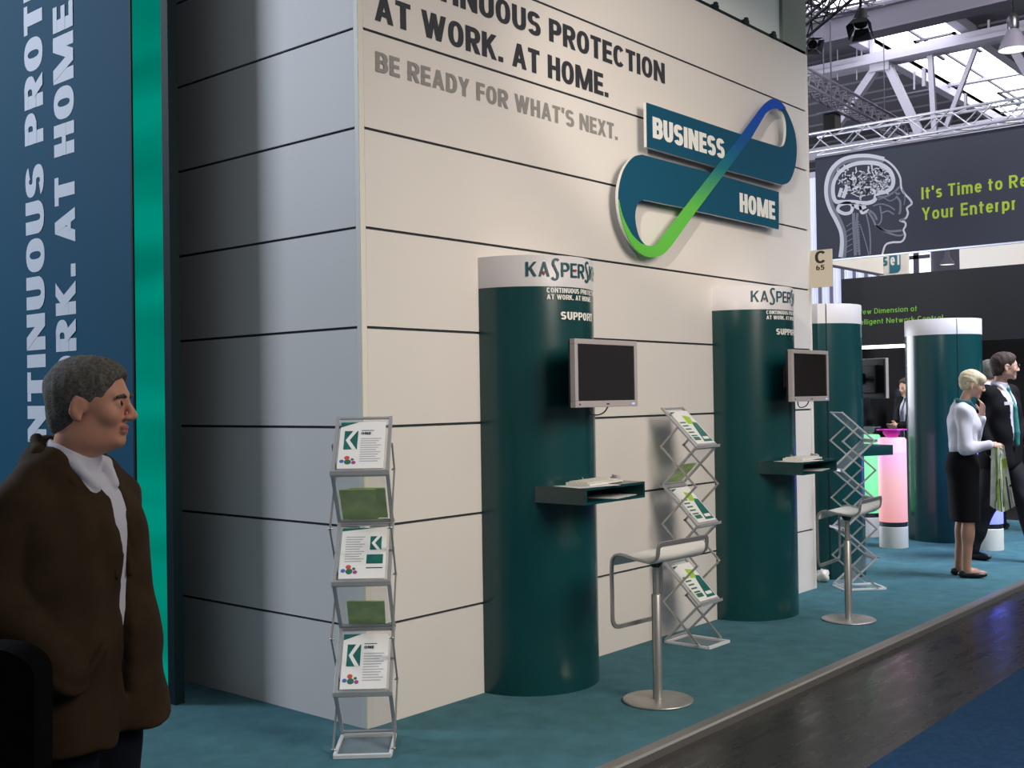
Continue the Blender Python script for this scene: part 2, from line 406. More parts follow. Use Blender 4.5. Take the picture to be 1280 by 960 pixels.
def glyphs(text, sx, wt, ws, gap):
    """2D polygons of a line of text, cap height 1; wt/ws = bar/stem thickness, sx = width factor"""
    out = []; x = 0.0; pos = []
    for ch in text:
        w0, st = G[ch]
        if ch == ' ': x += w0*sx; continue
        w = max(w0*sx, ws); pos.append((ch, x, x+w)); lay = 0
        hs, hb = ws/2, wt/2
        X = lambda u: x+hs+u*(w-ws)
        Y = lambda v: hb+v*(1-wt)
        for s in st:
            if s[0] == L:
                x0, y0, x1, y1 = X(s[1]), Y(s[2]), X(s[3]), Y(s[4])
                if abs(x1-x0) < 1e-9: p = [(x0-hs, min(y0,y1)-hb), (x0+hs, min(y0,y1)-hb), (x0+hs, max(y0,y1)+hb), (x0-hs, max(y0,y1)+hb)]
                else:
                    e = hs if st[0][0] != D else 0
                    p = [(min(x0,x1)-e, y0-hb), (max(x0,x1)+e, y0-hb), (max(x0,x1)+e, y0+hb), (min(x0,x1)-e, y0+hb)]
                out.append((p, lay))
            elif s[0] == D:
                x0, y0, x1, y1 = X(s[1]), s[2], X(s[3]), s[4]
                if y1 < y0: x0, y0, x1, y1 = x1, y1, x0, y0
                hw = hs*.90*min(1.5, math.hypot(x1-x0, y1-y0)/abs(y1-y0))
                out.append(([(x0-hw,y0),(x0+hw,y0),(x1+hw,y1),(x1-hw,y1)], lay))
            elif s[0] == A:
                cx, cy, rx, ry, a0, a1 = X(s[1]), Y(s[2]), s[3]*(w-ws), s[4]*(1-wt), math.radians(s[5]), math.radians(s[6])
                n = max(4, int(abs(s[6]-s[5])/15)); o1 = []; o2 = []
                for i in range(n+1):
                    a = a0+(a1-a0)*i/n; c, q = math.cos(a), math.sin(a)
                    e = 2/2.35
                    cc = math.copysign(abs(c)**e, c); qq = math.copysign(abs(q)**e, q)
                    o1.append((cx+cc*(rx+hs), cy+qq*(ry+hb))); o2.append((cx+cc*max(rx-hs, .004), cy+qq*max(ry-hb, .004)))
                for i in range(n): out.append(([o1[i], o1[i+1], o2[i+1], o2[i]], lay))
            elif s[0] == 'dot': out.append(([(x,0),(x+ws,0),(x+ws,wt*1.15),(x,wt*1.15)], 0))
            elif s[0] == 'idot': out.append(([(x,.82),(x+ws,.82),(x+ws,.82+wt*1.1),(x,.82+wt*1.1)], 1))
            elif s[0] == 'tick': out.append(([(x,.72),(x+ws*.8,.66),(x+ws,1.02),(x,1.02)], 0))
            lay += 1
        x += w+gap
    return out, x-gap, pos
def lettering(mb, text, fn, x0, z0, cap, width=None, sx=1.0, wt=.17, ws=.2, gap=.1, align='l', mi=0):
    """fn(u,v,w) -> 3D; u along the line, v up, w out of the surface"""
    pl, tot, pos = glyphs(text, sx, wt, ws, gap)
    ku = cap if width is None else width/tot
    if align == 'c': x0 = x0-ku*tot/2
    for k, (p, lay) in enumerate(pl):
        q = [(x0+u*ku, z0+v*cap) for u, v in p]
        w = 0.0012+0.0006*lay
        mb.add([fn(u, v, w) for u, v in q], [tuple(range(len(q)))], mi)
    return {i: (c, x0+a*ku, x0+b*ku) for i, (c, a, b) in enumerate(pos)}

# ================================================================== SETTING
H0, DZ, WTOP, XEND = 0.4957, 0.5, 4.475, 5.03
slots = [H0+DZ*k for k in range(8)]
# --- floors
mb = MB(); mb.box(-9, 60, -14, 30, -0.25, -0.05)
struct(mb.build('floor', 'hall_floor'))
mb = MB(); mb.box(-7.0, 11.0, -1.24, 7.0, -0.0495, 0.0)
struct(mb.build('carpet_platform', 'carpet_teal'))
mb = MB(); mb.prism([(-1.292,-0.0495),(-1.292,-0.012),(-1.284,-0.002),(-1.236,0.004),(-1.236,-0.0495)], 18.0, lambda u,v,w: (-7+w, u, v))
struct(mb.build('trim_1', 'aluminium'))
mb = MB(); mb.box(-8.0, 40, -13.5, -2.10, -0.0499, -0.044)
struct(mb.build('carpet_aisle', 'carpet_blue'))

# --- booth walls (panels with dark shadow gaps between them)
def panel_wall(name, axis, a0, a1, depth):
    mb = MB()
    zs = [0.0]+slots+[WTOP]
    for k in range(len(zs)-1):
        lo = zs[k]+(0.007 if k > 0 else 0); hi = zs[k+1]-(0.007 if k < len(zs)-2 else 0)
        if axis == 'x': mb.box(a0, a1, 0.0, depth, lo, hi, 0)
        else: mb.box(0.0, depth, a0, a1, lo, hi, 0)
    if axis == 'x': mb.box(a0, a1, 0.012, depth, 0.0, WTOP-.01, 1)
    else: mb.box(0.012, depth, a0, a1, 0.0, WTOP-.01, 1)
    return struct(mb.build(name, ['panel_cream', 'panel_slot']))
wall_front = panel_wall('wall_front', 'x', 0.035, 4.985, 0.06)
wall_side = panel_wall('wall_side', 'y', 0.035, 5.5, 0.06)
mb = MB(); mb.box(-0.002, 0.0345, -0.002, 0.0345, 0, WTOP); struct(mb.build('trim_2', 'post_cream', bevel=.004))
mb = MB(); mb.box(4.9855, 5.03, -0.002, 0.06, 0, WTOP); mb.box(4.97, 5.03, .0605, 5.5, 0, WTOP)
struct(mb.build('wall_end', 'post_cream'))
# header above the wall: stretched fabric between dark posts, clipped to the wall's top rail
mb = MB(); mb.box(0.0, 4.60, 0.03, 0.06, 4.50, 6.2)
hd = struct(mb.build('wall_header', 'header_fabric'))
mb = MB(); mb.box(4.60, 5.02, 0.0, 0.09, WTOP+.002, 6.2); mb.build('header_post', 'header_post', hd)
mb = MB(); mb.box(0.0, 5.0, 0.0, 0.06, WTOP+.001, 4.50); mb.build('top_rail', 'frame_dark', hd)
for x in (3.52, 3.98, 4.43):
    mb = MB(); mb.box(x-.03, x+.03, -0.015, 0.02, 4.478, 4.515); mb.box(x-.008, x+.025, -0.012, 0.01, 4.515, 4.535)
    mb.build('clip', 'frame_dark', hd)

# --- headline lettering on the front wall
fw = lambda u, v, w: (u, -0.0005-w, v)
mb = MB()
lettering(mb, 'CONTINUOUS PROTECTION', fw, 0.125, 3.783, 0.14, 2.69, sx=1.0, wt=.185, ws=.205, gap=.07)
lettering(mb, 'AT WORK. AT HOME.', fw, 0.112, 3.557, 0.142, 2.03, sx=1.0, wt=.185, ws=.205, gap=.07)
mb.build('headline_lettering', 'headline', wall_front)
mb = MB()
lettering(mb, "BE READY FOR WHAT'S NEXT.", fw, 0.113, 3.297, 0.103, 2.125, sx=1.0, wt=.185, ws=.205, gap=.07)
mb.build('tagline_lettering', 'tagline', wall_front)

# --- left banner wall with its backlit strip
BX = -0.335
mb = MB(); mb.box(BX, BX+.05, 1.545, 5.5, 0, 6.0)
wall_left = struct(mb.build('wall_left', 'banner_teal'))
mb = MB(); mb.box(BX-.004, BX+.055, 1.160, 1.226, 0, 6.0); mb.box(BX-.004, BX+.055, 1.531, 1.548, 0, 6.0)
mb.box(BX+.03, BX+.05, 1.2265, 1.5305, 0, 6.0)
mb.build('strip_frame', 'frame_dark', wall_left)
mb = MB(); mb.box(BX+.006, BX+.029, 1.2265, 1.5305, 0.005, 6.0)
mb.build('light_strip', 'light_strip', wall_left)
bl = lambda u, v, w: (BX-0.0008-w, v, u)      # u upward, v towards the left
mb = MB()
for txt, y0, cap, wid, i, zz, end in (('CONTINUOUS PROTECTION', 2.555, .240, 4.507, 9, at_x(45, 206, BX)[2], 2), ('AT WORK. AT HOME.', 2.175, .245, 3.333, 9, at_x(80, 194, BX)[2], 1)):
    q = lettering(MB(), txt, bl, 0, y0, cap, wid, sx=1.0, wt=.2, ws=.23, gap=.08)
    lettering(mb, txt, bl, zz-q[i][end], y0, cap, wid, sx=1.0, wt=.2, ws=.23, gap=.08)
mb.build('banner_lettering', 'banner_letter', wall_left)

# --- hall: roof, skylights, roof steel, far walls
ZR = 11.0
ya, yb = at_z(1070, 40, ZR)[1], at_z(1180, 15, ZR)[1]
sky_y0, sky_y1 = min(ya, yb), max(ya, yb)
mb = MB()
mb.box(8, 95, -6, sky_y0, ZR, ZR+.15); mb.box(8, 95, sky_y1, 26, ZR, ZR+.15)
for i in range(60):                                     # trapezoid sheet ribs
    x = 9+i*1.4
    mb.box(x, x+.25, -6, sky_y0-.3, ZR-.06, ZR); mb.box(x, x+.25, sky_y1+.3, 26, ZR-.06, ZR)
ceil = struct(mb.build('ceiling', 'roof_grey'))
mb = MB(); mb.box(8, 95, sky_y0, sky_y1, ZR+.12, ZR+.16)
struct(mb.build('window_1', 'skylight'))
mb = MB(); mb.box(8, 95, sky_y0-.25, sky_y0, ZR-.25, ZR+.16); mb.box(8, 95, sky_y1, sky_y1+.25, ZR-.25, ZR+.16)
struct(mb.build('trim_3', 'steel_white'))
mb = MB()
for x in (12, 18.4, 22.6, 27, 31.5, 36, 42, 48, 56): mb.box(x, x+.05, sky_y0, sky_y1, ZR+.04, ZR+.115)
ym = sky_y0+.55*(sky_y1-sky_y0)
mb.box(8, 95, ym, ym+.05, ZR+.05, ZR+.11)
struct(mb.build('trim_4', 'steel_grey'))
for k, x in enumerate((26.0, 33.0)):                        # vent flaps in the glazing
    mb = MB(); y0 = sky_y0+.35
    for (a, b, c, d) in ((x, x+.09, y0, y0+1.1), (x, x+2.2, y0, y0+.09), (x, x+2.2, y0+1.02, y0+1.1)):
        mb.box(a, b, c, d, ZR-.02, ZR+.03)
    struct(mb.build('trim_5', 'steel_grey'))
def strut(mb, a, b, w, h=None, mi=0): mb.tube([a, b], 0, rect=(w, h or w), mi=mi)
# cross beam nearest the booth
xb = 18.6
p, q = at_x(1010, 43, xb), at_x(1140, 8, xb)
mb = MB(); mb.box(xb-.12, xb+.12, -8, 16, p[2]-.30, p[2]+.18); mb.box(xb-.25, xb+.25, -8, 16, p[2]-.34, p[2]-.28); mb.box(xb-.25, xb+.25, -8, 16, p[2]+.14, p[2]+.2)
struct(mb.build('roof_beam', 'steel_grey'))
# roof girder with its web members
xg = 25.0
gz = at_x(1135, 66, xg)[2]
gd = MB(); gd.box(xg-.18, xg+.18, -10, 20, gz-.05, gz+.14); gd.box(xg-.3, xg+.3, -10, 20, gz-.16, gz-.05)
def on_g(px, py): return tuple(at_x(px, py, xg))
for a, b, w in (((1095, 86), (1046, 158), .2), ((1111, 84), (1150, 168), .2), ((1163, 70), (1169, 172), .13), ((1219, 62), (1183, 158), .11), ((1262, 52), (1330, 170), .2)):
    strut(gd, on_g(*a), on_g(*b), w)
strut(gd, on_g(1090, 87), on_g(1114, 83), .34, .2)
gd.box(xg-.15, xg+.15, -10, 20, gz-3.0, gz-2.75)
struct(gd.build('roof_girder', 'steel_white'))
mb = MB(); p = at_x(1085, 124, 31); q = at_x(1265, 93, 31)
strut(mb, tuple(p+(p-q)*.8), tuple(q+(q-p)*.4), .09)
p = at_x(1020, 150, 33); strut(mb, (33, 26, p[2]-1.2), (33, -4, p[2]-1.2), .16, .4)
p = at_x(1012, 135, 36); strut(mb, (36, 30, p[2]), (36, -4, p[2]), .2, .5)
struct(mb.build('roof_tie', 'steel_white'))
for (px, y0, y1, w) in ((1090, 47, 72, .09), (1155, 85, 108, .08), (1143, 90, 112, .04), (1207, 117, 140, .06), (1077, 52, 76, .03), (1236, 25, 47, .05), (1047, 62, 100, .02), (1071, 52, 100, .02)):
    mb = MB(); strut(mb, on_g(px, y0), on_g(px, y1), w); struct(mb.build('roof_hanger', 'steel_white'))
# far wall of the hall with glazing
mb = MB(); mb.box(80, 80.4, -20, 40, -0.05, 12); fwall = struct(mb.build('wall_far', 'steel_grey'))
XW = 50.0
mb = MB()
mb.box(XW, XW+.3, 10, 17.5, -0.05, 10.9)
struct(mb.build('wall_rear', 'roof_grey'))
p, q = at_x(1131, 312, XW-.1), at_x(1163, 345, XW-.1)
mb = MB(); mb.box(XW-.08, XW-.02, q[1], p[1], q[2]-.6, p[2]+.4); w2 = struct(mb.build('window_2', 'daylight_pane'))
mb = MB(); ymid = at_x(1146.5, 330, XW)[1]; zmid = at_x(1146, 322, XW)[2]
mb.box(XW-.16, XW-.09, ymid-.13, ymid+.13, q[2]-.6, p[2]+.4); mb.box(XW-.16, XW-.09, q[1], p[1], zmid-.09, zmid+.09)
mb.build('window_frame', 'steel_grey', w2)
# ribbed translucent partition beyond the booth
XP = 18.5
y0, y1 = at_x(1107, 340, XP)[1], at_x(1005, 300, XP)[1]
mb = MB(); n = 30; pts = []
for i in range(n*4):
    t = i/(n*4-1); off = [0, .06, .06, 0][i % 4]
    pts.append((XP-off, y0+(y1-y0)*t))
for i in range(len(pts)-1):
    a, b = pts[i], pts[i+1]
    mb.add([(a[0],a[1],0),(b[0],b[1],0),(b[0],b[1],6.2),(a[0],a[1],6.2)], [(0,1,2,3)])
mb.box(XP+.02, XP+.1, y0, y1, 0, 6.2)
for k in range(7):
    yy = y0+(y1-y0)*(k+.5)/7; mb.box(XP-.1, XP-.06, yy-.03, yy+.03, 0, 6.2, 1)
struct(mb.build('partition_wall', ['corrugated', 'steel_grey']))
# white fascia of the next stand, running back along the aisle
yf = at_x(1045, 330, 14)[1]
z0 = at_x(1045, 330, 14)[2]
mb = MB(); mb.box(13.6, 16.0, yf, yf+.12, z0-.02, z0+1.3); struct(mb.build('fascia_white', 'hall_white'))
mb = MB(); mb.box(13.6, 16.0, yf-.01, yf+.13, z0-.035, z0-.021); struct(mb.build('trim_6', 'steel_grey'))
p = at_x(1199, 307, 20.5); q = at_x(1199, 345, 20.5)
mb = MB(); mb.box(20.5, 20.8, -5, p[1], q[2]-.1, p[2]+.6); struct(mb.build('fascia_pale', 'hall_white'))

# ================================================================== COLUMNS
CR_, CH = 0.40, 2.415
def make_column(name, label, cat, loc, facing, half, seam, group):
    t = thing(name, label, cat, loc, 0, group)
    z1 = CH-0.173
    if half: a0, a1, n = math.pi, 2*math.pi, 48
    else: a0, a1, n = 0.0, 2*math.pi, 72
    mb = MB(); mb.lathe([(CR_, 0.0), (CR_, z1)], n, a0=a0, a1=a1, cap=not half)
    if half: mb.add([(-CR_, 0, 0), (CR_, 0, 0), (CR_, 0, z1), (-CR_, 0, z1)], [(0, 1, 2, 3)])
    mb.build('shaft', 'column_teal', t)
    mb = MB(); mb.lathe([(CR_+.001, z1), (CR_+.001, CH-.003), (CR_-.002, CH)], n, a0=a0, a1=a1, cap=not half)
    if half:
        k = [(math.cos(a0+(a1-a0)*i/n)*(CR_-.002), math.sin(a0+(a1-a0)*i/n)*(CR_-.002), CH) for i in range(n+1)]
        mb.add(k, [tuple(range(n+1))])
    mb.build('top_band', 'column_white', t)
    if seam is not None:
        mb = MB(); 
        for (a, r) in ((seam, CR_+.002),):
            w = .004/r
            mb.add([(r*math.cos(a-w), r*math.sin(a-w), 0), (r*math.cos(a+w), r*math.sin(a+w), 0), (r*math.cos(a+w), r*math.sin(a+w), CH-.003), (r*math.cos(a-w), r*math.sin(a-w), CH-.003)], [(0, 1, 2, 3)])
        mb.build('seam', 'frame_dark', t)
    def cf(u, v, w):
        a = facing+u/CR_; r = CR_+.003+w*1.5
        return (r*math.cos(a), r*math.sin(a), v)
    W = 0.586; zc = 2.296; cp = .080
    mb = MB(); pos = lettering(mb, 'KA$PER$KY', cf, -.342, zc, cp, W, sx=1.0, wt=.14, ws=.15, gap=.10)
    mb.build('logo_lettering', 'logo_green', t)
    mb = MB()
    a = pos[1]; c = (a[1]+a[2])/2
    mb.add([cf(c-.010, zc+.022, .0035), cf(c+.010, zc+.022, .0035), cf(c, zc+.006, .0035)], [(0, 1, 2)])
    e = pos[4]; c = (e[1]+e[2])/2
    mb.add([cf(c+.012, zc+.050, .0045), cf(c+.012, zc+.030, .0045), cf(c-.006, zc+.040, .0045)], [(0, 1, 2)])
    mb.build('logo_triangle', 'logo_red', t)
    mb = MB()
    lettering(mb, 'CONTINUOUS PROTECTION', cf, -.228, 2.207, .0275, .445, sx=.95, wt=.18, ws=.2, gap=.09)
    lettering(mb, 'AT WORK. AT HOME.', cf, -.228, 2.170, .0275, .357, sx=.95, wt=.18, ws=.2, gap=.09)
    mb.build('slogan_lettering', 'white_letter', t)
    mb = MB(); lettering(mb, 'SUPPORT', cf, 0.0, 2.060, .044, .29, sx=1.0, wt=.2, ws=.22, gap=.1, align='c')
    mb.build('support_lettering', 'white_letter', t)
    # keyboard shelf: an open-fronted box on the column
    c, s = math.cos(facing+math.pi/2), math.sin(facing+math.pi/2)
    M = Matrix(((c, -s, 0, 0), (s, c, 0, 0), (0, 0, 1, 0), (0, 0, 0, 1)))
    hw, yb, yf, zb, zt, k = .28, -.26, -.63, 1.058, 1.148, .014
    mb = MB()
    mb.box(-hw, hw, yf, yb, zt-k, zt, M=M); mb.box(-hw, hw, yf, yb, zb, zb+k, M=M)
    mb.box(-hw, -hw+k, yf, yb, zb+k, zt-k, M=M); mb.box(hw-k, hw, yf, yb, zb+k, zt-k, M=M); mb.box(-hw+k, hw-k, yb-k, yb, zb+k, zt-k, M=M)
    mb.build('keyboard_shelf', 'column_teal', t)
    return t
GC = 'tall teal columns with a white top band'
S90 = -math.pi/2
FAR = math.radians(-24)
colA = make_column('information_column', 'teal half-round column nearest the corner rack, behind the nearer stool', 'column', (1.267, 0, 0), S90, True, None, GC)
colB = make_column('information_column', 'teal half-round column between the two wall monitors, near the far end of the cream wall', 'column', (3.797, 0, 0), S90, True, None, GC)
colC = make_column('information_column', 'teal round column behind the empty folding rack, just past the cream wall end', 'column', (5.80, .33, 0), FAR, False, math.radians(218), GC)
colD = make_column('information_column', 'teal round column behind the woman in the white shirt', 'column', (8.76, .227, 0), FAR, False, math.radians(220), GC)

# ------------------------------------------------------------------ monitors on their arms (origin on the column axis, facing -Y)
def make_monitor(label, loc, rotz):
    t = thing('monitor', label, 'monitor', (loc[0], loc[1], 0), rotz, 'screens on the teal columns')
    w, h, zc = .585, .368, 1.758
    yf = -.585
    mb = MB(); b = .028
    mb.box(-w/2, w/2, yf, yf+.035, zc+h/2-b, zc+h/2); mb.box(-w/2, w/2, yf, yf+.035, zc-h/2, zc-h/2+b*1.25)
    mb.box(-w/2, -w/2+b, yf, yf+.035, zc-h/2+b*1.25, zc+h/2-b); mb.box(w/2-b, w/2, yf, yf+.035, zc-h/2+b*1.25, zc+h/2-b)
    fr = mb.build('bezel', 'silver_plastic', t, bevel=.003)
    mb = MB(); mb.box(-w/2+b, w/2-b, yf+.006, yf+.03, zc-h/2+b*1.25, zc+h/2-b); mb.build('screen', 'screen_black', t)
    mb = MB(); mb.box(-w/2+.004, w/2-.004, yf+.0352, yf+.05, zc-h/2+.004, zc+h/2-.004)
    mb.box(-w/2+.09, w/2-.09, yf+.05, yf+.085, zc-h/2+.05, zc+h/2-.06); mb.build('back_shell', 'black_plastic', t, bevel=.006)
    mb = MB(); mb.box(-.05, .05, yf+.085, yf+.1, zc-.05, zc+.05); mb.tube([(0, yf+.1, zc), (0, -.395, zc)], .022, 12); mb.box(-.06, .06, -.415, -.392, zc-.08, zc+.08)
    mb.build('wall_arm', 'black_plastic', t)
    mb = MB(); mb.box(w/2-.06, w/2-.035, yf-.002, yf, zc-h/2+.012, zc-h/2+.019); mb.build('power_light', 'daylight_blue', fr)
    mb = MB(); mb.box(-.012, .012, yf-.0015, yf, zc-h/2+.013, zc-h/2+.02); mb.build('badge', 'steel_dark', fr)
    mb = MB(); mb.box(-w/2+.03, -w/2+.042, yf-.0015, yf, zc-h/2+.013, zc-h/2+.021); mb.build('sticker', 'steel_dark', fr)
    mb = MB(); mb.tube(smooth_path([(-.10, yf+.06, zc-h/2+.01), (-.07, yf+.07, zc-h/2-.03), (0, yf+.08, zc-h/2-.045), (.06, yf+.07, zc-h/2-.03), (.09, yf+.06, zc-h/2+.01)]), .004, 6)
    mb.build('cable', 'black_plastic', t)
    return t
mat('daylight_blue', (0.35, 0.4, 1.0, 1), 0.4, emit=1.2)
monA = make_monitor('silver-framed flat monitor on the column nearest the corner', (1.267, 0, 0), 0)
monB = dup(monA, (3.775, 0, 0), 0, 'silver-framed flat monitor on the column near the far end of the cream wall')
monC = dup(monA, (5.80, .33, 0), FAR-S90, 'monitor seen from its black back, on the round column past the wall end')

# ------------------------------------------------------------------ keyboards, mice and papers on the shelves
def make_keyboard(label, loc, rz):
    t = thing('keyboard', label, 'keyboard', loc, rz, 'keyboards on the column shelves')
    mb = MB(); mb.prism([(-.075, 0), (.075, 0), (.075, .02), (-.075, .012)], .37, lambda u, v, w: (w-.185, u, v)); mb.build('case', 'white_plastic', t, bevel=.004)
    mb = MB()
    for r in range(5):
        y = -.052+r*.024; z = .0125+(y+.075)/.15*.008
        for c in range(14): mb.box(-.168+c*.024, -.168+c*.024+.02, y, y+.019, z, z+.006)
    mb.build('keys', 'white_plastic', t)
    mb = MB(); mb.tube(smooth_path([(.02, .076, .012), (.03, .10, .03), (.05, .115, .05), (.065, .12, .02), (.05, .13, .004)]), .0025, 6); mb.build('cord', 'white_plastic', t)
    return t
def make_mouse(label, loc, rz):
    t = thing('computer_mouse', label, 'mouse', loc, rz, 'mice on the column shelves')
    prof = []
    mb = MB(); vs = []; fs = []; n, k = 16, 7
    for j in range(k+1):
        e = j/k*math.pi/2
        for i in range(n):
            a = 2*math.pi*i/n
            vs.append((.032*math.cos(a)*math.cos(e), .055*math.sin(a)*math.cos(e), .036*math.sin(e)*(1-.25*math.sin(a)*math.cos(e))))
    for j in range(k):
        for i in range(n): fs.append((j*n+i, j*n+(i+1) % n, (j+1)*n+(i+1) % n, (j+1)*n+i))
    fs.append(tuple(range(n))[::-1]); mb.add(vs, fs, 0, True); mb.build('shell', 'grey_plastic', t)
    mb = MB(); mb.box(-.003, .003, .022, .036, .026, .036); mb.build('scroll_wheel', 'steel_dark', t, bevel=.002)
    return t
zs = 1.148
kbA = make_keyboard('pale keyboard on the column shelf left of the nearer stool', (1.25, -.50, zs+.002), math.radians(6))
kbB = dup(kbA, (3.79, -.50, zs+.002), math.radians(4), 'pale keyboard on the shelf of the column near the wall end')
msA = make_mouse('grey mouse on the column shelf left of the nearer stool', (1.485, -.47, zs), math.radians(-30))
msB = dup(msA, (4.02, -.48, zs), math.radians(-25), 'grey mouse on the shelf of the column near the wall end')
def paper(label, loc, rz, grp, w=.21, h=.297):
    mb = MB(); mb.box(-w/2, w/2, -h/2, h/2, 0, .0012)
    for k in range(9): mb.box(-w*.38, w*.3, h*.34-k*h*.075, h*.34-k*h*.075+.004, .0012, .0014, 1)
    o = mb.build('paper_sheet', ['paper', 'paper_lines']); o.location = loc; o.rotation_euler = (0, 0, rz)
    return tag(o, label, 'paper', grp)
gp = 'papers on and in the column shelves'
def crossed(x0, tag_txt):
    paper('white sheet on top of the shelf '+tag_txt, (x0-.13, -.53, zs+.0003), math.radians(78), gp)
    paper('white sheets inside the shelf box '+tag_txt, (x0+.11, -.50, 1.0725), math.radians(12), gp, .30, .23)
crossed(1.267, 'left of the nearer stool'); crossed(3.797, 'of the column near the wall end')

# ------------------------------------------------------------------ the ribbon sign
sg = thing('ribbon_sign', 'large teal sign with a green to blue ribbon on the cream wall', 'sign', (0, 0, 0))
SY = -0.085
def sp(x, y):           # position in the sign's own plane
    p = at_y(740+x/3.694, 80+y/3.694, SY); return (p[0], p[2])
sf = lambda u, v, w: (u, SY+.022-w, v)
def plate(name, pix, d, mats, y_off=0.0):
    mb = MB(); mb.prism([sp(*p) for p in pix], d, lambda u, v, w: (u, SY+.022-w-y_off, v), 0, 1)
    return mb.build(name, mats, sg)
def cv(pts): return [tuple(p) for p in smooth_path(pts, 6)]
upper = [(250,177), (690,325), (735,343), (868,383)]+cv([(868,383), (885,374), (895,335), (895,275), (882,228), (858,207), (828,208)])[1:]+[(815,172)]+cv([(828,163), (856,168), (885,192), (915,250), (938,320), (946,400), (937,480), (912,542), (878,558)])+[(612,487), (253,383)]
plate('upper_bar', upper, .022, ['sign_teal', 'sign_edge'])
lower = [(863,591), (863,763), (480,678), (425,664)]+cv([(240,627), (215,640), (201,685), (204,745), (222,805), (252,840)])+cv([(262,880), (235,872), (188,830), (152,770), (130,700), (121,620), (127,550), (150,480), (190,430), (230,418)])+[(560,505)]
plate('lower_bar', lower, .022, ['sign_teal', 'sign_edge'])
rib = cv([(121,625), (131,700), (152,775), (188,845), (235,885), (280,893), (325,878), (362,842)])+[(480,678), (624,487), (735,338)]+cv([(800,228), (825,210), (852,206), (868,214)])+cv([(893,205), (872,178), (850,164), (828,162), (800,180), (770,214)])+[(690,322), (549,505), (425,664)]+cv([(330,790), (306,822), (280,840), (250,838)])+cv([(222,828), (185,792), (155,740), (135,690), (124,640)])[:-1]
plate('ribbon', rib, .006, ['sign_ribbon', 'sign_ribbon'], .0225)
mb = MB()
(u0, v0), (u1, v1) = sp(280, 338), sp(612, 432)
zt0 = sp(280, 240)[1]
lettering(mb, 'BUSINESS', sf, u0, v0-.003, zt0-v0, u1-u0, sx=1.05, wt=.21, ws=.25, gap=.055)
for i, q in enumerate(mb.v): mb.v[i] = (q[0], q[1]-.022, q[2])
mb.build('business_lettering', 'white_letter', sg)
mb = MB()
(u0, v0), (u1, v1) = sp(682, 680), sp(845, 712)
zt0 = sp(682, 592)[1]
lettering(mb, 'HOME', sf, u0, v0-.003, zt0-v0, u1-u0, sx=1.05, wt=.21, ws=.25, gap=.055)
for i, q in enumerate(mb.v): mb.v[i] = (q[0], q[1]-.022, q[2])
mb.build('home_lettering', 'white_letter', sg)
for (x, y) in ((330, 300), (820, 450), (250, 520), (780, 650)):
    u, v = sp(x, y); mb = MB(); mb.box(u-.02, u+.02, SY+.0222, 0.0, v-.02, v+.02); mb.build('standoff', 'steel_dark', sg)

# ------------------------------------------------------------------ stand number flag at the wall end
p, q = at_x(1015, 312.5, 5.031), at_x(1039.5, 359, 5.031)
fl = thing('stand_number_flag', 'small beige flag sign reading C 65 projecting from the wall end', 'sign', (5.035, 0, 2.52))
y0, y1, z0, z1 = -.19, -.0025, 2.515-2.52, 2.828-2.52
mb = MB(); mb.box(-.006, .006, y0, y1, z0, z1); mb.build('plate', 'sign_beige', fl, bevel=.002)
mb = MB(); ff = lambda u, v, w: (-.0065-w, -u, v)
lettering(mb, 'C', ff, .040, .195, .105, .100, sx=1.25, wt=.18, ws=.2)
lettering(mb, '65', ff, .048, .138, .043, .075, sx=1, wt=.17, ws=.2)
mb.build('number_lettering', 'black_plastic', fl)

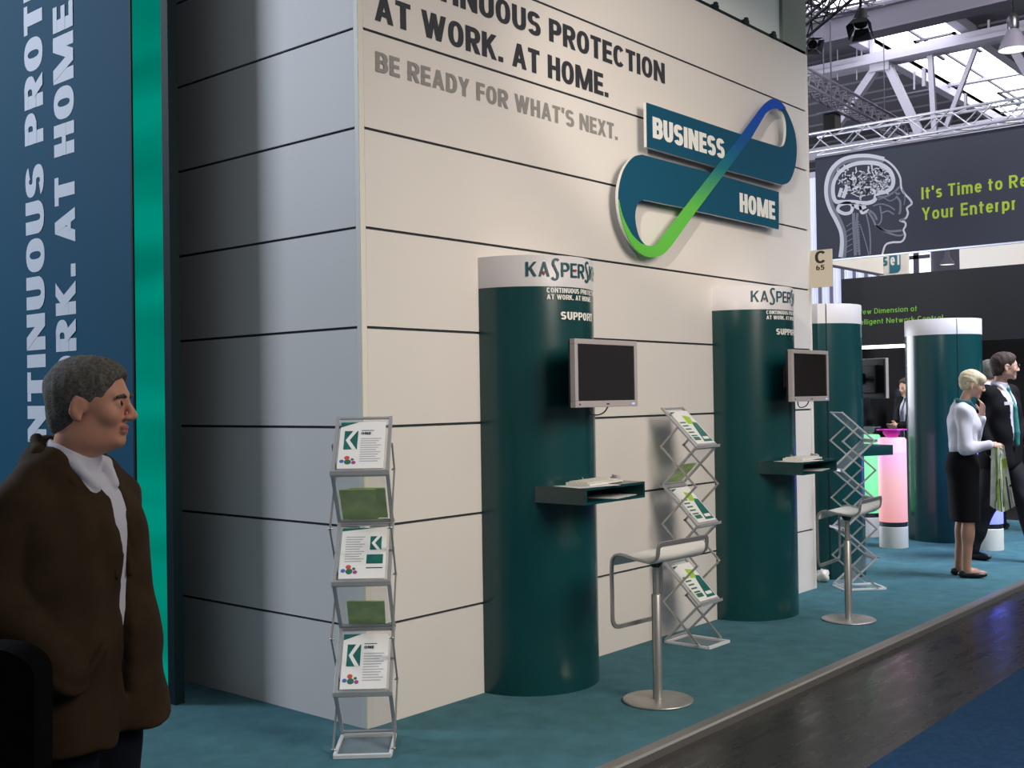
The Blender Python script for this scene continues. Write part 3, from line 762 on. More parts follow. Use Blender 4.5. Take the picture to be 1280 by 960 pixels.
# ------------------------------------------------------------------ bar stools
def make_stool(label, loc, rz):
    t = thing('bar_stool', label, 'bar stool', loc, rz, 'steel bar stools in front of the wall')
    mb = MB(); mb.lathe([(.0, 0), (.185, 0), (.190, .003), (.190, .008), (.184, .012), (.04, .014), (.0, .014)], 48, cap=False); mb.build('base_plate', 'steel', t)
    mb = MB(); mb.lathe([(.026, .013), (.026, .565), (.023, .57), (.0, .57)], 24, cap=False); mb.build('lower_tube', 'steel', t)
    mb = MB(); mb.lathe([(.018, .56), (.018, .735)], 20); mb.build('gas_lift', 'steel', t)
    mb = MB(); mb.lathe([(.022, .715), (.036, .735), (.045, .76), (.045, .772)], 24); mb.build('swivel_mount', 'black_plastic', t)
    hw = .215
    prof = smooth_path([(.172, .60), (.172, .72), (.160, .775), (.115, .797), (.03, .783), (-.070, .772), (-.102, .777), (-.128, .797), (-.138, .830), (-.142, .868)], 6)
    foot = rounded([(-hw, .172, .60), (-hw, .172, .40), (hw, .172, .40), (hw, .172, .60)], [0, .06, .06, 0], 8, closed=False)
    back = rounded([(-hw, prof[-9][0], prof[-9][1]), (-hw, prof[-1][0], prof[-1][1]), (hw, prof[-1][0], prof[-1][1]), (hw, prof[-9][0], prof[-9][1])], [0, .075, .075, 0], 8, closed=False)
    path = [Vector((-hw, y, z)) for y, z in prof[1:-9]]+[Vector(b) for b in back]+[Vector((hw, y, z)) for y, z in prof[1:-9][::-1]]+[Vector(b) for b in foot[::-1]]
    mb = MB(); mb.tube(path, 0, rect=(.011, .024), closed=True, up=(1, 0, 0)); 
    so_ = Vector((.018, -.030, 0))
    mb.v = [tuple(Vector(p)+so_) for p in mb.v]
    mb.build('band_frame', 'steel', t, bevel=.002)
    seat = MB(); vs = []; fs = []
    sp_ = smooth_path([(.168, .74), (.150, .778), (.110, .794), (.03, .781), (-.070, .770), (-.100, .776), (-.125, .797), (-.135, .830), (-.139, .863)], 6)
    for th in (0.0, -.009):
        for i, (y, z) in enumerate(sp_):
            e_ = sum(math.dist(sp_[q], sp_[q+1]) for q in range(i, len(sp_)-1)); rc = .06
            cut = rc-math.sqrt(max(0, rc*rc-(rc-e_)**2)) if e_ < rc else 0
            for x in (-hw+.006+cut, hw-.006-cut): vs.append((x, y, z+th))
    k = len(sp_)
    for i in range(k-1):
        fs += [(2*i, 2*i+1, 2*i+3, 2*i+2), (2*k+2*i, 2*k+2*i+2, 2*k+2*i+3, 2*k+2*i+1), (2*i, 2*i+2, 2*k+2*i+2, 2*k+2*i), (2*i+1, 2*k+2*i+1, 2*k+2*i+3, 2*i+3)]
    fs += [(0, 2*k, 2*k+1, 1), (2*k-2, 2*k-1, 4*k-1, 4*k-2)]
    seat.add([tuple(Vector(p)+so_) for p in vs], fs, 0, True); seat.build('seat', 'seat_white', t)
    return t
stA = make_stool('brushed steel bar stool with white seat, nearest the camera beside the first column', (1.307, -.852, 0), math.radians(-4))
stB = dup(stA, (3.925, -.767, 0), math.radians(4), 'brushed steel bar stool with white seat, farther one by the wall end')

# ------------------------------------------------------------------ zigzag brochure racks
SP, DH = .2545, .13
def make_rack(label, loc, rz, k=1.0):
    t = thing('brochure_rack', label, 'brochure rack', loc, rz, 'folding zigzag brochure racks')
    hw = .127
    lv = [.022+(6-i)*SP for i in range(7)]
    yy = [DH if i % 2 == 0 else -DH for i in range(7)]
    for i in range(6):
        a = Vector((0, yy[i], lv[i])); b = Vector((0, yy[i+1], lv[i+1]))
        d = (b-a).normalized(); nrm = Vector((1, 0, 0)).cross(d)
        if nrm.z < 0: nrm = -nrm
        fr = MB()
        for s in (-1, 1):
            fr.tube([(s*hw, *a.yz), (s*hw, *b.yz)], 0, rect=(.018, .013), up=tuple(nrm))
        fr.tube([(-hw, *(a+d*.008).yz), (hw, *(a+d*.008).yz)], 0, rect=(.012, .010), up=tuple(nrm))
        fr.tube([(-hw, *(b-d*.012).yz), (hw, *(b-d*.012).yz)], 0, rect=(.012, .010), up=tuple(nrm))
        f = fr.build('tray_frame', 'rack_metal', t, bevel=.0015)
        pn = MB(); off = nrm*.0075
        c = [a+d*.012+off, b-d*.006+off]
        pn.prism([(-hw+.012, 0), (hw-.012, 0), (hw-.012, 1), (-hw+.012, 1)], .003, lambda u, v, w: tuple(Vector((u, 0, 0))+c[0].lerp(c[1], v)+nrm*(w-.010)))
        pn.build('tray_panel', 'acrylic', f)
        lp = MB(); o = Vector((0, math.copysign(1, yy[i+1]), 0))
        q = b+Vector((0, 0, -.006))
        lp.prism([(0, 0), (.034, .012), (.034, .030), (.031, .030), (.031, .015), (0, .003)], 2*hw+.02, lambda u, v, w: (w-hw-.01, q.y-o.y*.012+o.y*u, q.z-.012+v))
        if i < 5: lp.build('lip', 'rack_metal', f)
    for s in (-1, 1):                                     # thin mirrored links
        for i in range(6):
            x = s*(hw+.014)
            y0, y1 = -yy[i], -yy[i+1]
            p0 = (x, y0, lv[i]); p1 = (x, y1, lv[i+1])
            if i == 0: p0 = (x, 0, (lv[0]+lv[1])/2)
            lk = MB(); lk.tube([p0, p1], 0, rect=(.008, .013))
            lk.tube([(s*hw, p1[1], p1[2]), (x+s*.006, p1[1], p1[2])], .006, 8)
            lk.build('link_bar', 'steel', t)
    bs = MB()
    bs.box(-hw-.004, hw+.004, -DH-.075, -DH-.055, .001, .020); bs.box(-hw-.004, hw+.004, DH-.012, DH+.008, .001, .018)
    for s in (-1, 1): bs.box(s*hw-.008, s*hw+.008, -DH-.0555, DH-.0125, .001, .018)
    b = bs.build('base_frame', 'white_frame', t, bevel=.002)
    bp = MB(); bp.box(-hw+.01, hw-.01, -DH-.054, DH-.013, .008, .012); bp.build('base_panel', 'acrylic', b)
    return t
# brochures; local: x across, y up the tray, z out of the tray
def make_brochure(name, kind, label, grp, w=.214, h=.300, short=1.0):
    h = h*short
    t = thing(name, label, 'brochure', (0, 0, 0), 0, grp)
    def quad(mb, x0, x1, y0, y1, z, mi=0): mb.add([(x0, y0, z), (x1, y0, z), (x1, y1, z), (x0, y1, z)], [(0, 1, 2, 3)], mi)
    base = MB(); base.box(-w/2, w/2, 0, h, 0, .005, 0)
    fl = lambda u, v, wz: (u, v, .0055+wz)
    if kind == 'green':
        base.build('booklet', 'leaf_green', t)
        m = MB(); quad(m, w*.12, w*.40, h*.55, h*.86, .0056, 0); m.build('cover_picture', 'print_teal', t)
        m = MB(); m.add([(w*.20, h*.70, .006), (w*.32, h*.83, .006), (w*.37, h*.83, .006), (w*.25, h*.70, .006), (w*.37, h*.58, .006), (w*.32, h*.58, .006)], [(0, 1, 2, 3), (0, 3, 4, 5)]); m.build('chevron', 'lime', t)
        return t
    base.build('booklet', 'paper', t)
    if kind in ('one', 'mirror'):
        px0 = -w*.40 if kind == 'one' else w*.14
        py0, py1 = (h*.40, h*.80) if kind == 'one' else (h*.55, h*.82)
        pw = w*.30 if kind == 'one' else w*.25
        m = MB(); quad(m, px0, px0+pw, py0, py1, .0056); 
        if kind == 'one':
            m.add([(-w/2, h*.88, .0056), (-w*.1, h*.995, .0056), (-w/2, h*.995, .0056)], [(0, 1, 2)])
        else:
            m.add([(-w/2, h*.93, .0056), (w*.3, h*.995, .0056), (-w/2, h*.995, .0056)], [(0, 1, 2)]); quad(m, w*.08, w*.44, h*.28, h*.46, .0056)
        m.build('cover_picture', 'print_teal', t)
        cy = (py0+py1)/2; ph = (py1-py0)/2
        m = MB(); m.add([(px0+pw*.12, cy, .006), (px0+pw*.62, cy+ph, .006), (px0+pw*.95, cy+ph, .006), (px0+pw*.42, cy, .006), (px0+pw*.95, cy-ph, .006), (px0+pw*.62, cy-ph, .006)], [(0, 1, 2, 3), (0, 3, 4, 5)]); m.build('chevron', 'paper', t)
        m = MB(); tx0, tx1 = (-w*.03, w*.42) if kind == 'one' else (-w*.40, w*.02)
        for k in range(11):
            y = h*(.62 if kind == 'one' else .80)-k*h*.048; quad(m, tx0, tx1-(k % 3)*w*.05, y, y+h*.018, .0056)
        m.build('text_lines', 'paper_lines', t)
        m = MB()
        if kind == 'one':
            lettering(m, 'ONE', fl, tx0, h*.715, h*.055, w*.22, sx=1, wt=.2, ws=.22, gap=.1); quad(m, tx0, w*.25, h*.80, h*.815, .0056)
        else: quad(m, w*.08, w*.44, h*.19, h*.21, .0056)
        m.build('title_lettering', 'paper_dark', t)
        cx, cy0 = -w*.28, h*.135
        for (dx, dy, r, c) in ((0, 0, .075, 'dot_green'), (-.13, .02, .05, 'dot_blue'), (-.02, .12, .058, 'dot_red'), (.13, -.02, .048, 'dot_purple'), (.10, .07, .035, 'dot_green')):
            m = MB(); q = [(cx+w*dx*1.0+w*r*math.cos(a), cy0+w*dy+w*r*math.sin(a), .0058+.0003*(r < .06)) for a in [2*math.pi*i/16 for i in range(16)]]
            m.add(q, [tuple(range(16))]); m.build('emblem_dot', c, t)
    else:   # 'split': white sheet with teal lower right and a lime flash
        m = MB(); m.add([(-w*.02, h*.05, .0056), (w*.46, h*.05, .0056), (w*.46, h*.62, .0056), (w*.20, h*.66, .0056)], [(0, 1, 2, 3)]); m.add([(-w/2, h*.90, .0056), (-w*.2, h*.97, .0056), (-w/2, h*.97, .0056)], [(0, 1, 2)]); m.build('cover_picture', 'print_teal', t)
        m = MB(); m.add([(-w*.05, h*.60, .0058), (w*.22, h*.58, .0058), (w*.34, h*.80, .0058), (w*.0, h*.86, .0058)], [(0, 1, 2, 3)]); m.build('flash', 'lime', t)
        m = MB()
        for k in range(5): quad(m, -w*.44, -w*.12, h*(.62-k*.1), h*(.66-k*.1), .0056)
        quad(m, -w*.44, -w*.1, h*.1, h*.2, .0056); m.build('text_lines', 'dot_green', t)
        m = MB(); quad(m, w*.08, w*.40, h*.12, h*.2, .0062); m.build('title_block', 'paper', t)
    return t
RACKS = {}
def put(br, rack, i, dx=0.0, tilt=0.0, lift=0.010):
    """stand a brochure in tray i of a rack; even trays face the front, odd ones the back"""
    rl, rz = rack
    lv = [.022+(6-k)*SP for k in range(7)]; yy = [DH if k % 2 == 0 else -DH for k in range(7)]
    a = Vector((0, yy[i], lv[i])); b = Vector((0, yy[i+1], lv[i+1]))
    up = (a-b).normalized(); sgn = -1 if i % 2 == 0 else 1
    xx = Vector((1, 0, 0)) if sgn < 0 else Vector((-1, 0, 0))
    n = xx.cross(up)
    R = Matrix((xx, up, n)).transposed()
    o = b+up*.016+n*lift+xx*dx
    Mz = Matrix.Rotation(rz, 4, 'Z')
    Ml = R.to_4x4(); Ml.translation = o
    br.matrix_world = Matrix.Translation(Vector(rl)) @ Mz @ Ml @ Matrix.Rotation(tilt, 4, 'Z')
rk1 = ((-.171, -.182, 0.0), math.atan2(-.737, .676))      # its front (local -Y) faces the camera
rk2 = ((2.64, -.255, 0.0), 0.0)
th3 = math.radians(-44)
rk3 = (tuple(at_z(1069, 735, 0.0)), th3+math.pi/2)
rack1 = make_rack('grey zigzag brochure rack facing the camera at the wall corner', rk1[0], rk1[1])
rack2 = dup(rack1, rk2[0], rk2[1], 'steel zigzag brochure rack standing between the two half-round columns')
rack3 = dup(rack1, rk3[0], rk3[1], 'folding rack seen from its side by the round column past the wall end')
rack3.scale = (.96, 1.06, .95)
gb = 'brochures in the corner rack'
b1 = make_brochure('brochure', 'one', 'white brochure reading ONE in the top tray of the corner rack', gb); put(b1, rk1, 0)
b5 = copy_tree(b1); b5['label'] = 'white brochure reading ONE in the lowest filled tray of the corner rack'; put(b5, rk1, 4)
b3 = make_brochure('brochure', 'mirror', 'white brochure with picture at upper right, middle tray of the corner rack', gb); put(b3, rk1, 2)
g1 = make_brochure('brochure', 'green', 'green brochure at the right in the second tray of the corner rack', gb, .17, .292, .76); put(g1, rk1, 1, -.022, 0, .012)
g2 = copy_tree(g1); g2['label'] = 'green brochure showing at the left behind another in the second tray of the corner rack'; put(g2, rk1, 1, .024, 0, .004)
g3 = make_brochure('brochure', 'green', 'single green brochure in the fourth tray of the corner rack', gb, .178, .292, .66); put(g3, rk1, 3, .0, math.radians(2), .006)
gb2 = 'brochures in the rack between the columns'
s1 = make_brochure('brochure', 'split', 'white and teal brochure in the top tray of the rack between the columns', gb2, .222); put(s1, rk2, 0)
s2 = copy_tree(s1); s2['label'] = 'white and teal brochure in the middle tray of the rack between the columns'; put(s2, rk2, 2)
s3 = copy_tree(s1); s3['label'] = 'white and teal brochure in the lowest filled tray of the rack between the columns'; put(s3, rk2, 4)
g4 = make_brochure('brochure', 'green', 'green brochure in the rearward tray of the rack between the columns', gb2, .178, .292, .6); put(g4, rk2, 1, 0, 0, .006)

# small white lumpy thing on the carpet at the wall end
mb = MB(); n = 14; vs = []; fs = []
for j in range(9):
    e = -math.pi/2+math.pi*j/8
    for i in range(n):
        a = 2*math.pi*i/n; r = 1+.22*math.sin(3*a+j)*math.cos(e)+.12*math.cos(5*a-2*j)
        vs.append((.075*r*math.cos(e)*math.cos(a), .055*r*math.cos(e)*math.sin(a), max(0, .05+.055*math.sin(e)*r)))
for j in range(8):
    for i in range(n): fs.append((j*n+i, j*n+(i+1) % n, (j+1)*n+(i+1) % n, (j+1)*n+i))
mb.add(vs, fs, 0, True); o = mb.build('crumpled_bag', 'white_plastic'); o.location = tuple(at_z(1029, 727, 0)); o.rotation_euler = (0, 0, .6)
tag(o, 'small white crumpled lump on the carpet behind the farther stool', 'bag')

# ================================================================== LIGHT COLUMNS, BANNERS, HALL OBJECTS
def light_table(label, loc, kind, tray):
    t = thing('light_column', label, 'light column', loc, 0, 'glowing round light columns')
    mb = MB(); mb.lathe([(.146, 0), (.146, .215), (.14, .22)], 40); mb.build('base', 'white_plastic', t, bevel=.002)
    mb = MB(); mb.lathe([(.139, .221), (.139, .268)], 40); mb.build('collar', 'steel_dark', t)
    mb = MB(); mb.lathe([(.145, .27), (.145, 1.13), (.13, 1.15)], 40); mb.build('glowing_tube', kind, t)
    mb = MB(); mb.lathe([(.05, 1.151), (.085, 1.19), (.09, 1.225)], 32, cap=False); mb.build('top_neck', tray, t)
    mb = MB(); mb.lathe([(.0, 1.226), (.155, 1.226), (.155, 1.24), (.0, 1.24)], 40, cap=False); mb.build('top_disc', tray, t)
    return t
light_table('pink glowing light column with a magenta top, between the two round teal columns', (7.82, .45, 0), 'tube_pink', 'acrylic_pink')
light_table('green glowing light column half hidden by the round column past the wall end', (8.55, 1.03, 0), 'tube_green', 'acrylic')
light_table('blue glowing light column on a white base behind the woman in the white shirt', (8.18, -.40, 0), 'tube_blue', 'acrylic')

# --- big dark banner with the x-ray head
XB = 12.0
tl, bl_ = at_x(1018.8, 196, XB), at_x(1022, 326, XB)
bn = thing('hanging_banner', 'large dark banner with an x-ray head and lime text, hung under the aluminium truss', 'banner', (XB, 0, 0))
yL, zB, zT = tl[1], bl_[2], tl[2]-.02
mb = MB(); mb.box(0, .02, -5.0, yL, zB, zT); mb.build('cloth', 'banner_night', bn)
mb = MB(); mb.box(-.01, .03, -5.0, yL-.02, zB-.025, zB-.001); mb.build('bottom_bar', 'truss_alu', bn)
def bpt(x, y):            # banner drawing position (from a 4x view of the upper right corner)
    p = at_x(1000+x/4.0, 180+y/4.0, XB); return (p[1], p[2])
def bline(mb, pts, w, lay=0, closed=False, smooth=5, mi=0):
    P = [bpt(*p) for p in pts]
    if smooth: P = [tuple(p) for p in smooth_path(P, smooth, closed)]
    N = len(P); 
    ww = w if isinstance(w, (list, tuple)) else [w]*N
    e = []
    for i in range(N):
        a = P[i-1] if (i > 0 or closed) else P[i]; b = P[(i+1) % N] if (i < N-1 or closed) else P[i]
        d = math.hypot(b[0]-a[0], b[1]-a[1]) or 1; nx, ny = -(b[1]-a[1])/d, (b[0]-a[0])/d
        t = i/(N-1); k = w if not isinstance(w, (list, tuple)) else w[0]+(w[1]-w[0])*t
        x = -.0015-.0004*lay
        e.append(((x, P[i][0]+nx*k/2, P[i][1]+ny*k/2), (x, P[i][0]-nx*k/2, P[i][1]-ny*k/2)))
    for i in range(N if closed else N-1):
        j = (i+1) % N
        mb.add([e[i][0], e[j][0], e[j][1], e[i][1]], [(0, 1, 2, 3)], mi)
head_out = [(204,566), (212,500), (208,440), (185,385), (152,320), (134,255), (136,190), (158,130), (205,85), (270,65), (345,63), (420,78), (470,115), (500,165), (506,215), (520,245), (552,280), (558,300), (535,320), (540,345), (528,372), (500,382), (525,392), (528,410), (518,430), (526,458), (508,488), (460,492), (428,505), (414,545), (412,556)]
mb = MB(); bline(mb, head_out[:12], .075, 0)
mb2 = MB(); bline(mb2, [(222,566), (228,500), (222,438), (200,380), (166,318), (149,255), (151,195), (171,140), (213,98), (272,79), (345,77), (414,92)], .05, 1); mb2.build('head_glow', 'banner_soft', bn)
bline(mb, head_out[10:], .028, 2); mb.build('head_outline', 'banner_line', bn)
mb = MB()                                                       # brain: outline and folds
bline(mb, [(165,240), (172,185), (205,135), (262,103), (330,93), (395,100), (445,130), (466,175), (460,215), (430,238), (385,250), (372,282), (330,296), (270,290), (215,290), (178,285)], .06, 3, True)
bline(mb, [(190,330), (200,306), (240,296), (262,310), (255,340), (222,348)], .05, 3, True)
bline(mb, [(250,225), (300,215), (350,222), (385,245)], .04, 3); bline(mb, [(248,235), (255,190), (270,165)], .07, 3); bline(mb, [(215,270), (232,225), (236,200)], .06, 3); bline(mb, [(195,265), (208,220)], .05, 3)
bline(mb, [(262,300), (300,320), (330,310)], .06, 3); bline(mb, [(300,300), (310,345), (345,330)], .04, 3)
rr = random.Random(7)
for k in range(120):
    t = rr.random(); a = rr.uniform(0, 2*math.pi); r = math.sqrt(rr.random())
    cx, cy = 315+135*r*math.cos(a), 185+80*r*math.sin(a); b = rr.uniform(0, 6.28); q = []
    for j in range(4):
        q.append((cx, cy)); b += rr.uniform(-1.1, 1.1); cx += 13*math.cos(b); cy += 11*math.sin(b)
    bline(mb, q, rr.uniform(.012, .026), 4, smooth=3)
mb.build('brain_drawing', 'banner_line', bn)
mb = MB()                                                       # spine, jaw, skull base
for q, w in (([(268,345), (270,420), (275,500), (278,558)], .05), ([(288,345), (284,400), (290,470), (298,556)], .035), ([(330,345), (345,410), (352,480), (352,552)], .02), ([(300,400), (325,480), (345,555)], .014),
             ([(340,335), (365,375), (385,412), (440,436), (510,432)], .03), ([(385,412), (430,440), (490,458), (520,452)], .025), ([(380,265), (430,262), (470,240), (500,212)], .03), ([(480,262), (500,285), (502,330), (496,352)], .03),
             ([(365,310), (400,300), (440,308), (475,330)], .018), ([(410,345), (440,335), (470,352)], .02), ([(400,310), (408,360), (402,395), (378,412)], .022), ([(470,235), (488,250), (500,245)], .025), ([(510,225), (525,262), (520,305)], .014), ([(500,382), (515,378), (528,380)], .03),
             ([(345,330), (372,352), (385,380)], .03), ([(390,280), (420,270), (450,285), (480,270)], .015)):
    bline(mb, q, w, 3)
for k in range(12): bline(mb, [(272+(k % 2)*2, 395+k*13), (296+k*.6, 388+k*13)], .025, 4, smooth=0)
for k in range(6): bline(mb, [(262, 392+k*27), (232, 412+k*26)], .012, 3, smooth=0)
mb.build('skull_drawing', 'banner_soft', bn)
bf = lambda u, v, w: (-.001-w, -u, v)
mb = MB()
(u, v), (u2, v2), (u3, v3) = bpt(608, 278), bpt(608, 217), bpt(1075, 232)
lettering(mb, "It's Time to Re", bf, -u, v, v2-v, None, sx=1.12, wt=.16, ws=.175, gap=.16)
(u, v), (u2, v2) = bpt(610, 382), bpt(610, 320)
lettering(mb, 'Your Enterpr', bf, -u, v, v2-v, None, sx=1.12, wt=.16, ws=.175, gap=.16)
mb.build('slogan_lettering', 'banner_lime', bn)
# --- lattice trusses
def box_truss(name, label, a, b, s, mat_, seg, r=.025, grp=None):
    a, b = Vector(a), Vector(b); d = (b-a); Ln = d.length; d.normalize()
    side = d.cross(Vector((0, 0, 1))).normalized()*s/2; up = Vector((0, 0, s/2))
    t = thing(name, label, 'truss', tuple(a), 0, grp)
    cs = [side+up, -side+up, -side-up, side-up]
    for c in cs:
        mb = MB(); mb.tube([tuple(c), tuple(c+d*Ln)], r, 8); mb.build('chord', mat_, t)
    mb = MB(); n = max(2, int(Ln/seg))
    for f in range(4):
        p, q = cs[f], cs[(f+1) % 4]
        for i in range(n):
            x0, x1, xm = d*(Ln*i/n), d*(Ln*(i+1)/n), d*(Ln*(i+.5)/n)
            mb.tube([tuple(p+x0), tuple(q+xm)], r*.55, 5, cap=False); mb.tube([tuple(q+xm), tuple(p+x1)], r*.55, 5, cap=False)
    mb.build('lacing', mat_, t)
    return t
zc = (at_x(1020, 171, XB)[2]+at_x(1020, 190, XB)[2])/2
box_truss('lighting_truss', 'bright aluminium lattice truss carrying the dark banner', (XB, yL+.02, zc), (XB, -5.0, zc-.02), .27, 'truss_alu', .55, .020)
mb = MB(); 
tx = box_truss('lighting_truss', 'dark lattice truss sloping away behind the wall end, above the banner truss', tuple(at_x(1000, 98, 17)), tuple(at_x(1128, 166, 23.5)), .34, 'steel_grey', .45, .03)
for f in (.2, .8):
    a, b = at_x(1000, 98, 17), at_x(1128, 166, 23.5); p = (b-a)*f
    mb = MB(); mb.tube([(p[0], p[1], p[2]+.15), (p[0], p[1], 10.98-a[2])], .012, 6); mb.build('hanger_cable', 'steel_grey', tx)
tt = box_truss('lighting_truss', 'thin black lattice truss against the skylight at the top of the wall end', tuple(at_x(1002, 30, 9.0)), tuple(at_x(1078, -34, 9.0)), .26, 'black_matt', .3, .02)
box_truss('lighting_truss', 'second thin dark lattice truss against the skylight, above the first beam', tuple(at_x(998, 12, 12.0)), tuple(at_x(1100, -10, 12.0)), .3, 'steel_grey', .35, .02)
# --- stage lamps with barn doors
def stage_lamp(label, loc, tgt, k=1.0, rod=.5):
    t = thing('stage_lamp', label, 'spotlight', tuple(loc), 0, 'black stage lamps')
    d = (Vector(tgt)-Vector(loc)).normalized(); M = d.to_track_quat('Z', 'Y').to_matrix().to_4x4()
    S = Matrix.Scale(k, 4)
    mb = MB(); mb.lathe([(.0, -.24), (.07, -.235), (.095, -.20), (.10, .02), (.115, .05), (.115, .07), (.10, .07), (.10, .03), (.0, .03)], 20, M=M@S, cap=False); mb.build('lamp_body', 'black_matt', t)
    for i in range(4):
        R = Matrix.Rotation(i*math.pi/2, 4, 'Z'); mb = MB()
        mb.add([(-.11, .115, .07), (.11, .115, .07), (.16, .20, .26), (-.16, .20, .26), (-.11, .119, .07), (.11, .119, .07), (.16, .204, .26), (-.16, .204, .26)], [(0, 1, 2, 3), (7, 6, 5, 4), (0, 4, 5, 1), (2, 6, 7, 3), (1, 5, 6, 2), (0, 3, 7, 4)], 0, False, M@S@R)
        mb.build('barn_door', 'black_matt', t)
    mb = MB(); mb.tube([tuple(M@S@Vector((.12, 0, -.08))), (.13*k, 0, .14*k), (0, 0, .24*k), (-.13*k, 0, .14*k), tuple(M@S@Vector((-.12, 0, -.08)))], 0, rect=(.03*k, .008*k)); mb.tube([(0, 0, .24*k), (0, 0, (.24+rod)*k)], .025*k, 8); mb.tube([(-.06*k, 0, (.24+rod)*k), (.06*k, 0, (.24+rod)*k)], .045*k, 10)
    mb.build('yoke', 'black_matt', t)
    return t
stage_lamp('black stage lamp with open barn doors in front of the skylight', at_x(1076, 26, 7.6), at_x(1064, 150, 6.9), .62)
stage_lamp('small black stage lamp beside the top of the wall end', at_x(1015, 55, 10.5), at_x(1060, 85, 9.6), .55, 8.0)
# motor block hanging at the end of the banner truss
mh = thing('chain_hoist', 'dark chain hoist on the left end of the banner truss', 'hoist', tuple(at_x(1040, 160, 12.0)))
mb = MB(); mb.box(-.11, .11, -.10, .10, -.06, .20); mb.build('hoist_body', 'black_matt', mh, bevel=.02)
mb = MB(); mb.box(-.16, .16, -.16, .16, .201, .225); mb.build('cover_plate', 'steel_grey', mh)
mb = MB(); mb.tube([(0, 0, .226), (0, 0, 4.0)], .012, 6); mb.build('chain', 'steel_grey', mh)
# --- bell-shaped hall lamp
hl = thing('hall_lamp', 'grey bell-shaped hall lamp hanging under the roof at the right edge', 'lamp', tuple(CAM+_ray(1267, 62)*20))
mb = MB(); mb.lathe([(.265, -.01), (.262, 0), (.235, .07), (.17, .22), (.115, .33), (.085, .36)], 32, cap=False); mb.build('reflector', 'steel_grey', hl)
mb = MB(); mb.lathe([(.085, .36), (.10, .40), (.10, .55), (.075, .62), (.03, .66)], 24); mb.build('gear_housing', 'steel_dark', hl)
mb = MB(); mb.lathe([(0, .0), (.255, .001)], 32, cap=False); mb.build('lit_glass', 'lit_white', hl)
mb = MB(); mb.tube([(0, 0, .66), (0, 0, 3.2)], .012, 6); mb.tube([(-.03, 0, .74), (0, 0, .80), (.03, 0, .74)], .012, 6); mb.build('cord', 'black_plastic', hl)
dl = at_x(1184, 331, 40)
h2 = thing('hall_lamp', 'distant round hall lamp glowing below the dark banner', 'lamp', tuple(dl))
mb = MB(); mb.lathe([(.28, 0), (.25, .1), (.12, .3), (.06, .6)], 24, cap=False); mb.build('reflector', 'steel_grey', h2)
mb = MB(); mb.lathe([(0, .01), (.265, .012)], 24, cap=False); mb.build('lit_glass', 'lit_white', h2)
mb = MB(); mb.tube([(0, 0, .6), (0, 0, 10.98-float(dl[2]))], .03, 6); mb.build('cord', 'black_plastic', h2)

# --- black stand behind, with its fascia text
XK = 11.0
k0, k1 = at_x(1051.5, 349, XK), at_x(1280, 332, XK)
st = thing('black_stand', 'black exhibition stand with green text behind the round teal columns', 'exhibition stand', (XK, 0, 0))
zl = at_x(1100, 434, XK)[2]
mb = MB(); mb.box(0, .15, -6.0, k0[1], zl+.03, k0[2]); mb.build('fascia', 'booth_black', st)
mb = MB(); mb.box(.02, .13, at_x(1150, 433, XK)[1], k0[1]-.02, zl-.012, zl+.029); mb.build('fascia_light', 'fascia_glow', st)
mb = MB(); mb.box(3.0, 3.1, -6.0, 3.4, 0, k0[2]-.02); mb.box(.16, 3.0, k0[1]-.1, k0[1], 0, k0[2]-.02); mb.build('back_wall', 'booth_black', st)
kf = lambda u, v, w: (-.001-w, -u, v)
mb = MB()
def kp(x, y): p = at_x(1000+x/4.0, 180+y/4.0, XK); return p[1], p[2]
(u, v), (_, v2), (ue, _) = kp(372, 848), kp(372, 822), kp(586, 838)
w = lettering(MB(), 'Dimension of', kf, 0, 0, 1, None, sx=1.0, wt=.105, ws=.115, gap=.14)
wd_ = [b for (c, a, b) in w.values()][-1]
capk = v2-v; ku = (u-ue)/wd_
pl, tot, pos = glyphs('New Dimension of', 1.0, .105, .115, .14)
d0 = [p for p in pos if p[0] == 'D'][0][1]
lettering(mb, 'New Dimension of', kf, -u-d0*ku, v, capk, tot*ku, sx=1.0, wt=.105, ws=.115, gap=.14)
pl2, tot2, pos2 = glyphs('Intelligent Network Control', 1.0, .105, .115, .14)
n0 = [p for p in pos2 if p[0] == 'N'][0][1]
(u, v), (_, v2) = kp(432, 896), kp(432, 870)
lettering(mb, 'Intelligent Network Control', kf, -u-n0*ku, v, capk, tot2*ku, sx=1.0, wt=.105, ws=.115, gap=.14)
mb.build('fascia_lettering', 'booth_green', st)
# --- neighbouring stand's sign: pale board with a rounded blue block
XE = 16.02
e0, e1 = at_x(1100.5, 318, XE), at_x(1126, 343, XE)
es = thing('stand_sign', 'small white and blue stand sign glimpsed under the dark banner', 'sign', (XE, 0, 0))
mb = MB(); mb.box(0, .1, e1[1]-.12, e0[1], e1[2]-.2, e0[2]+.6); mb.build('board', 'hall_white', es)
ef = lambda u, v, w: (-.002-w, -u, v)
ymid = at_x(1112, 330, XE)[1]
mb = MB(); q = rounded([(-ymid, e1[2]+.04, 0), (-e1[1], e1[2]+.04, 0), (-e1[1], e0[2], 0), (-ymid, e0[2], 0)], [.0, .09, .03, 0], 6)
mb.prism([(p.x, p.y) for p in q], .01, lambda u, v, w: (-w, -u, v)); mb.build('blue_block', 'teal_logo', es)
mb = MB(); b0 = at_x(1102, 333, XE); hh = at_x(1106, 321, XE)[2]-at_x(1106, 333, XE)[2]
lettering(mb, 'es', ef, -e0[1]-.10, b0[2], hh/.68*.9, None, sx=1.0, wt=.18, ws=.2, gap=.1); mb.build('dark_lettering', 'teal_logo', es)
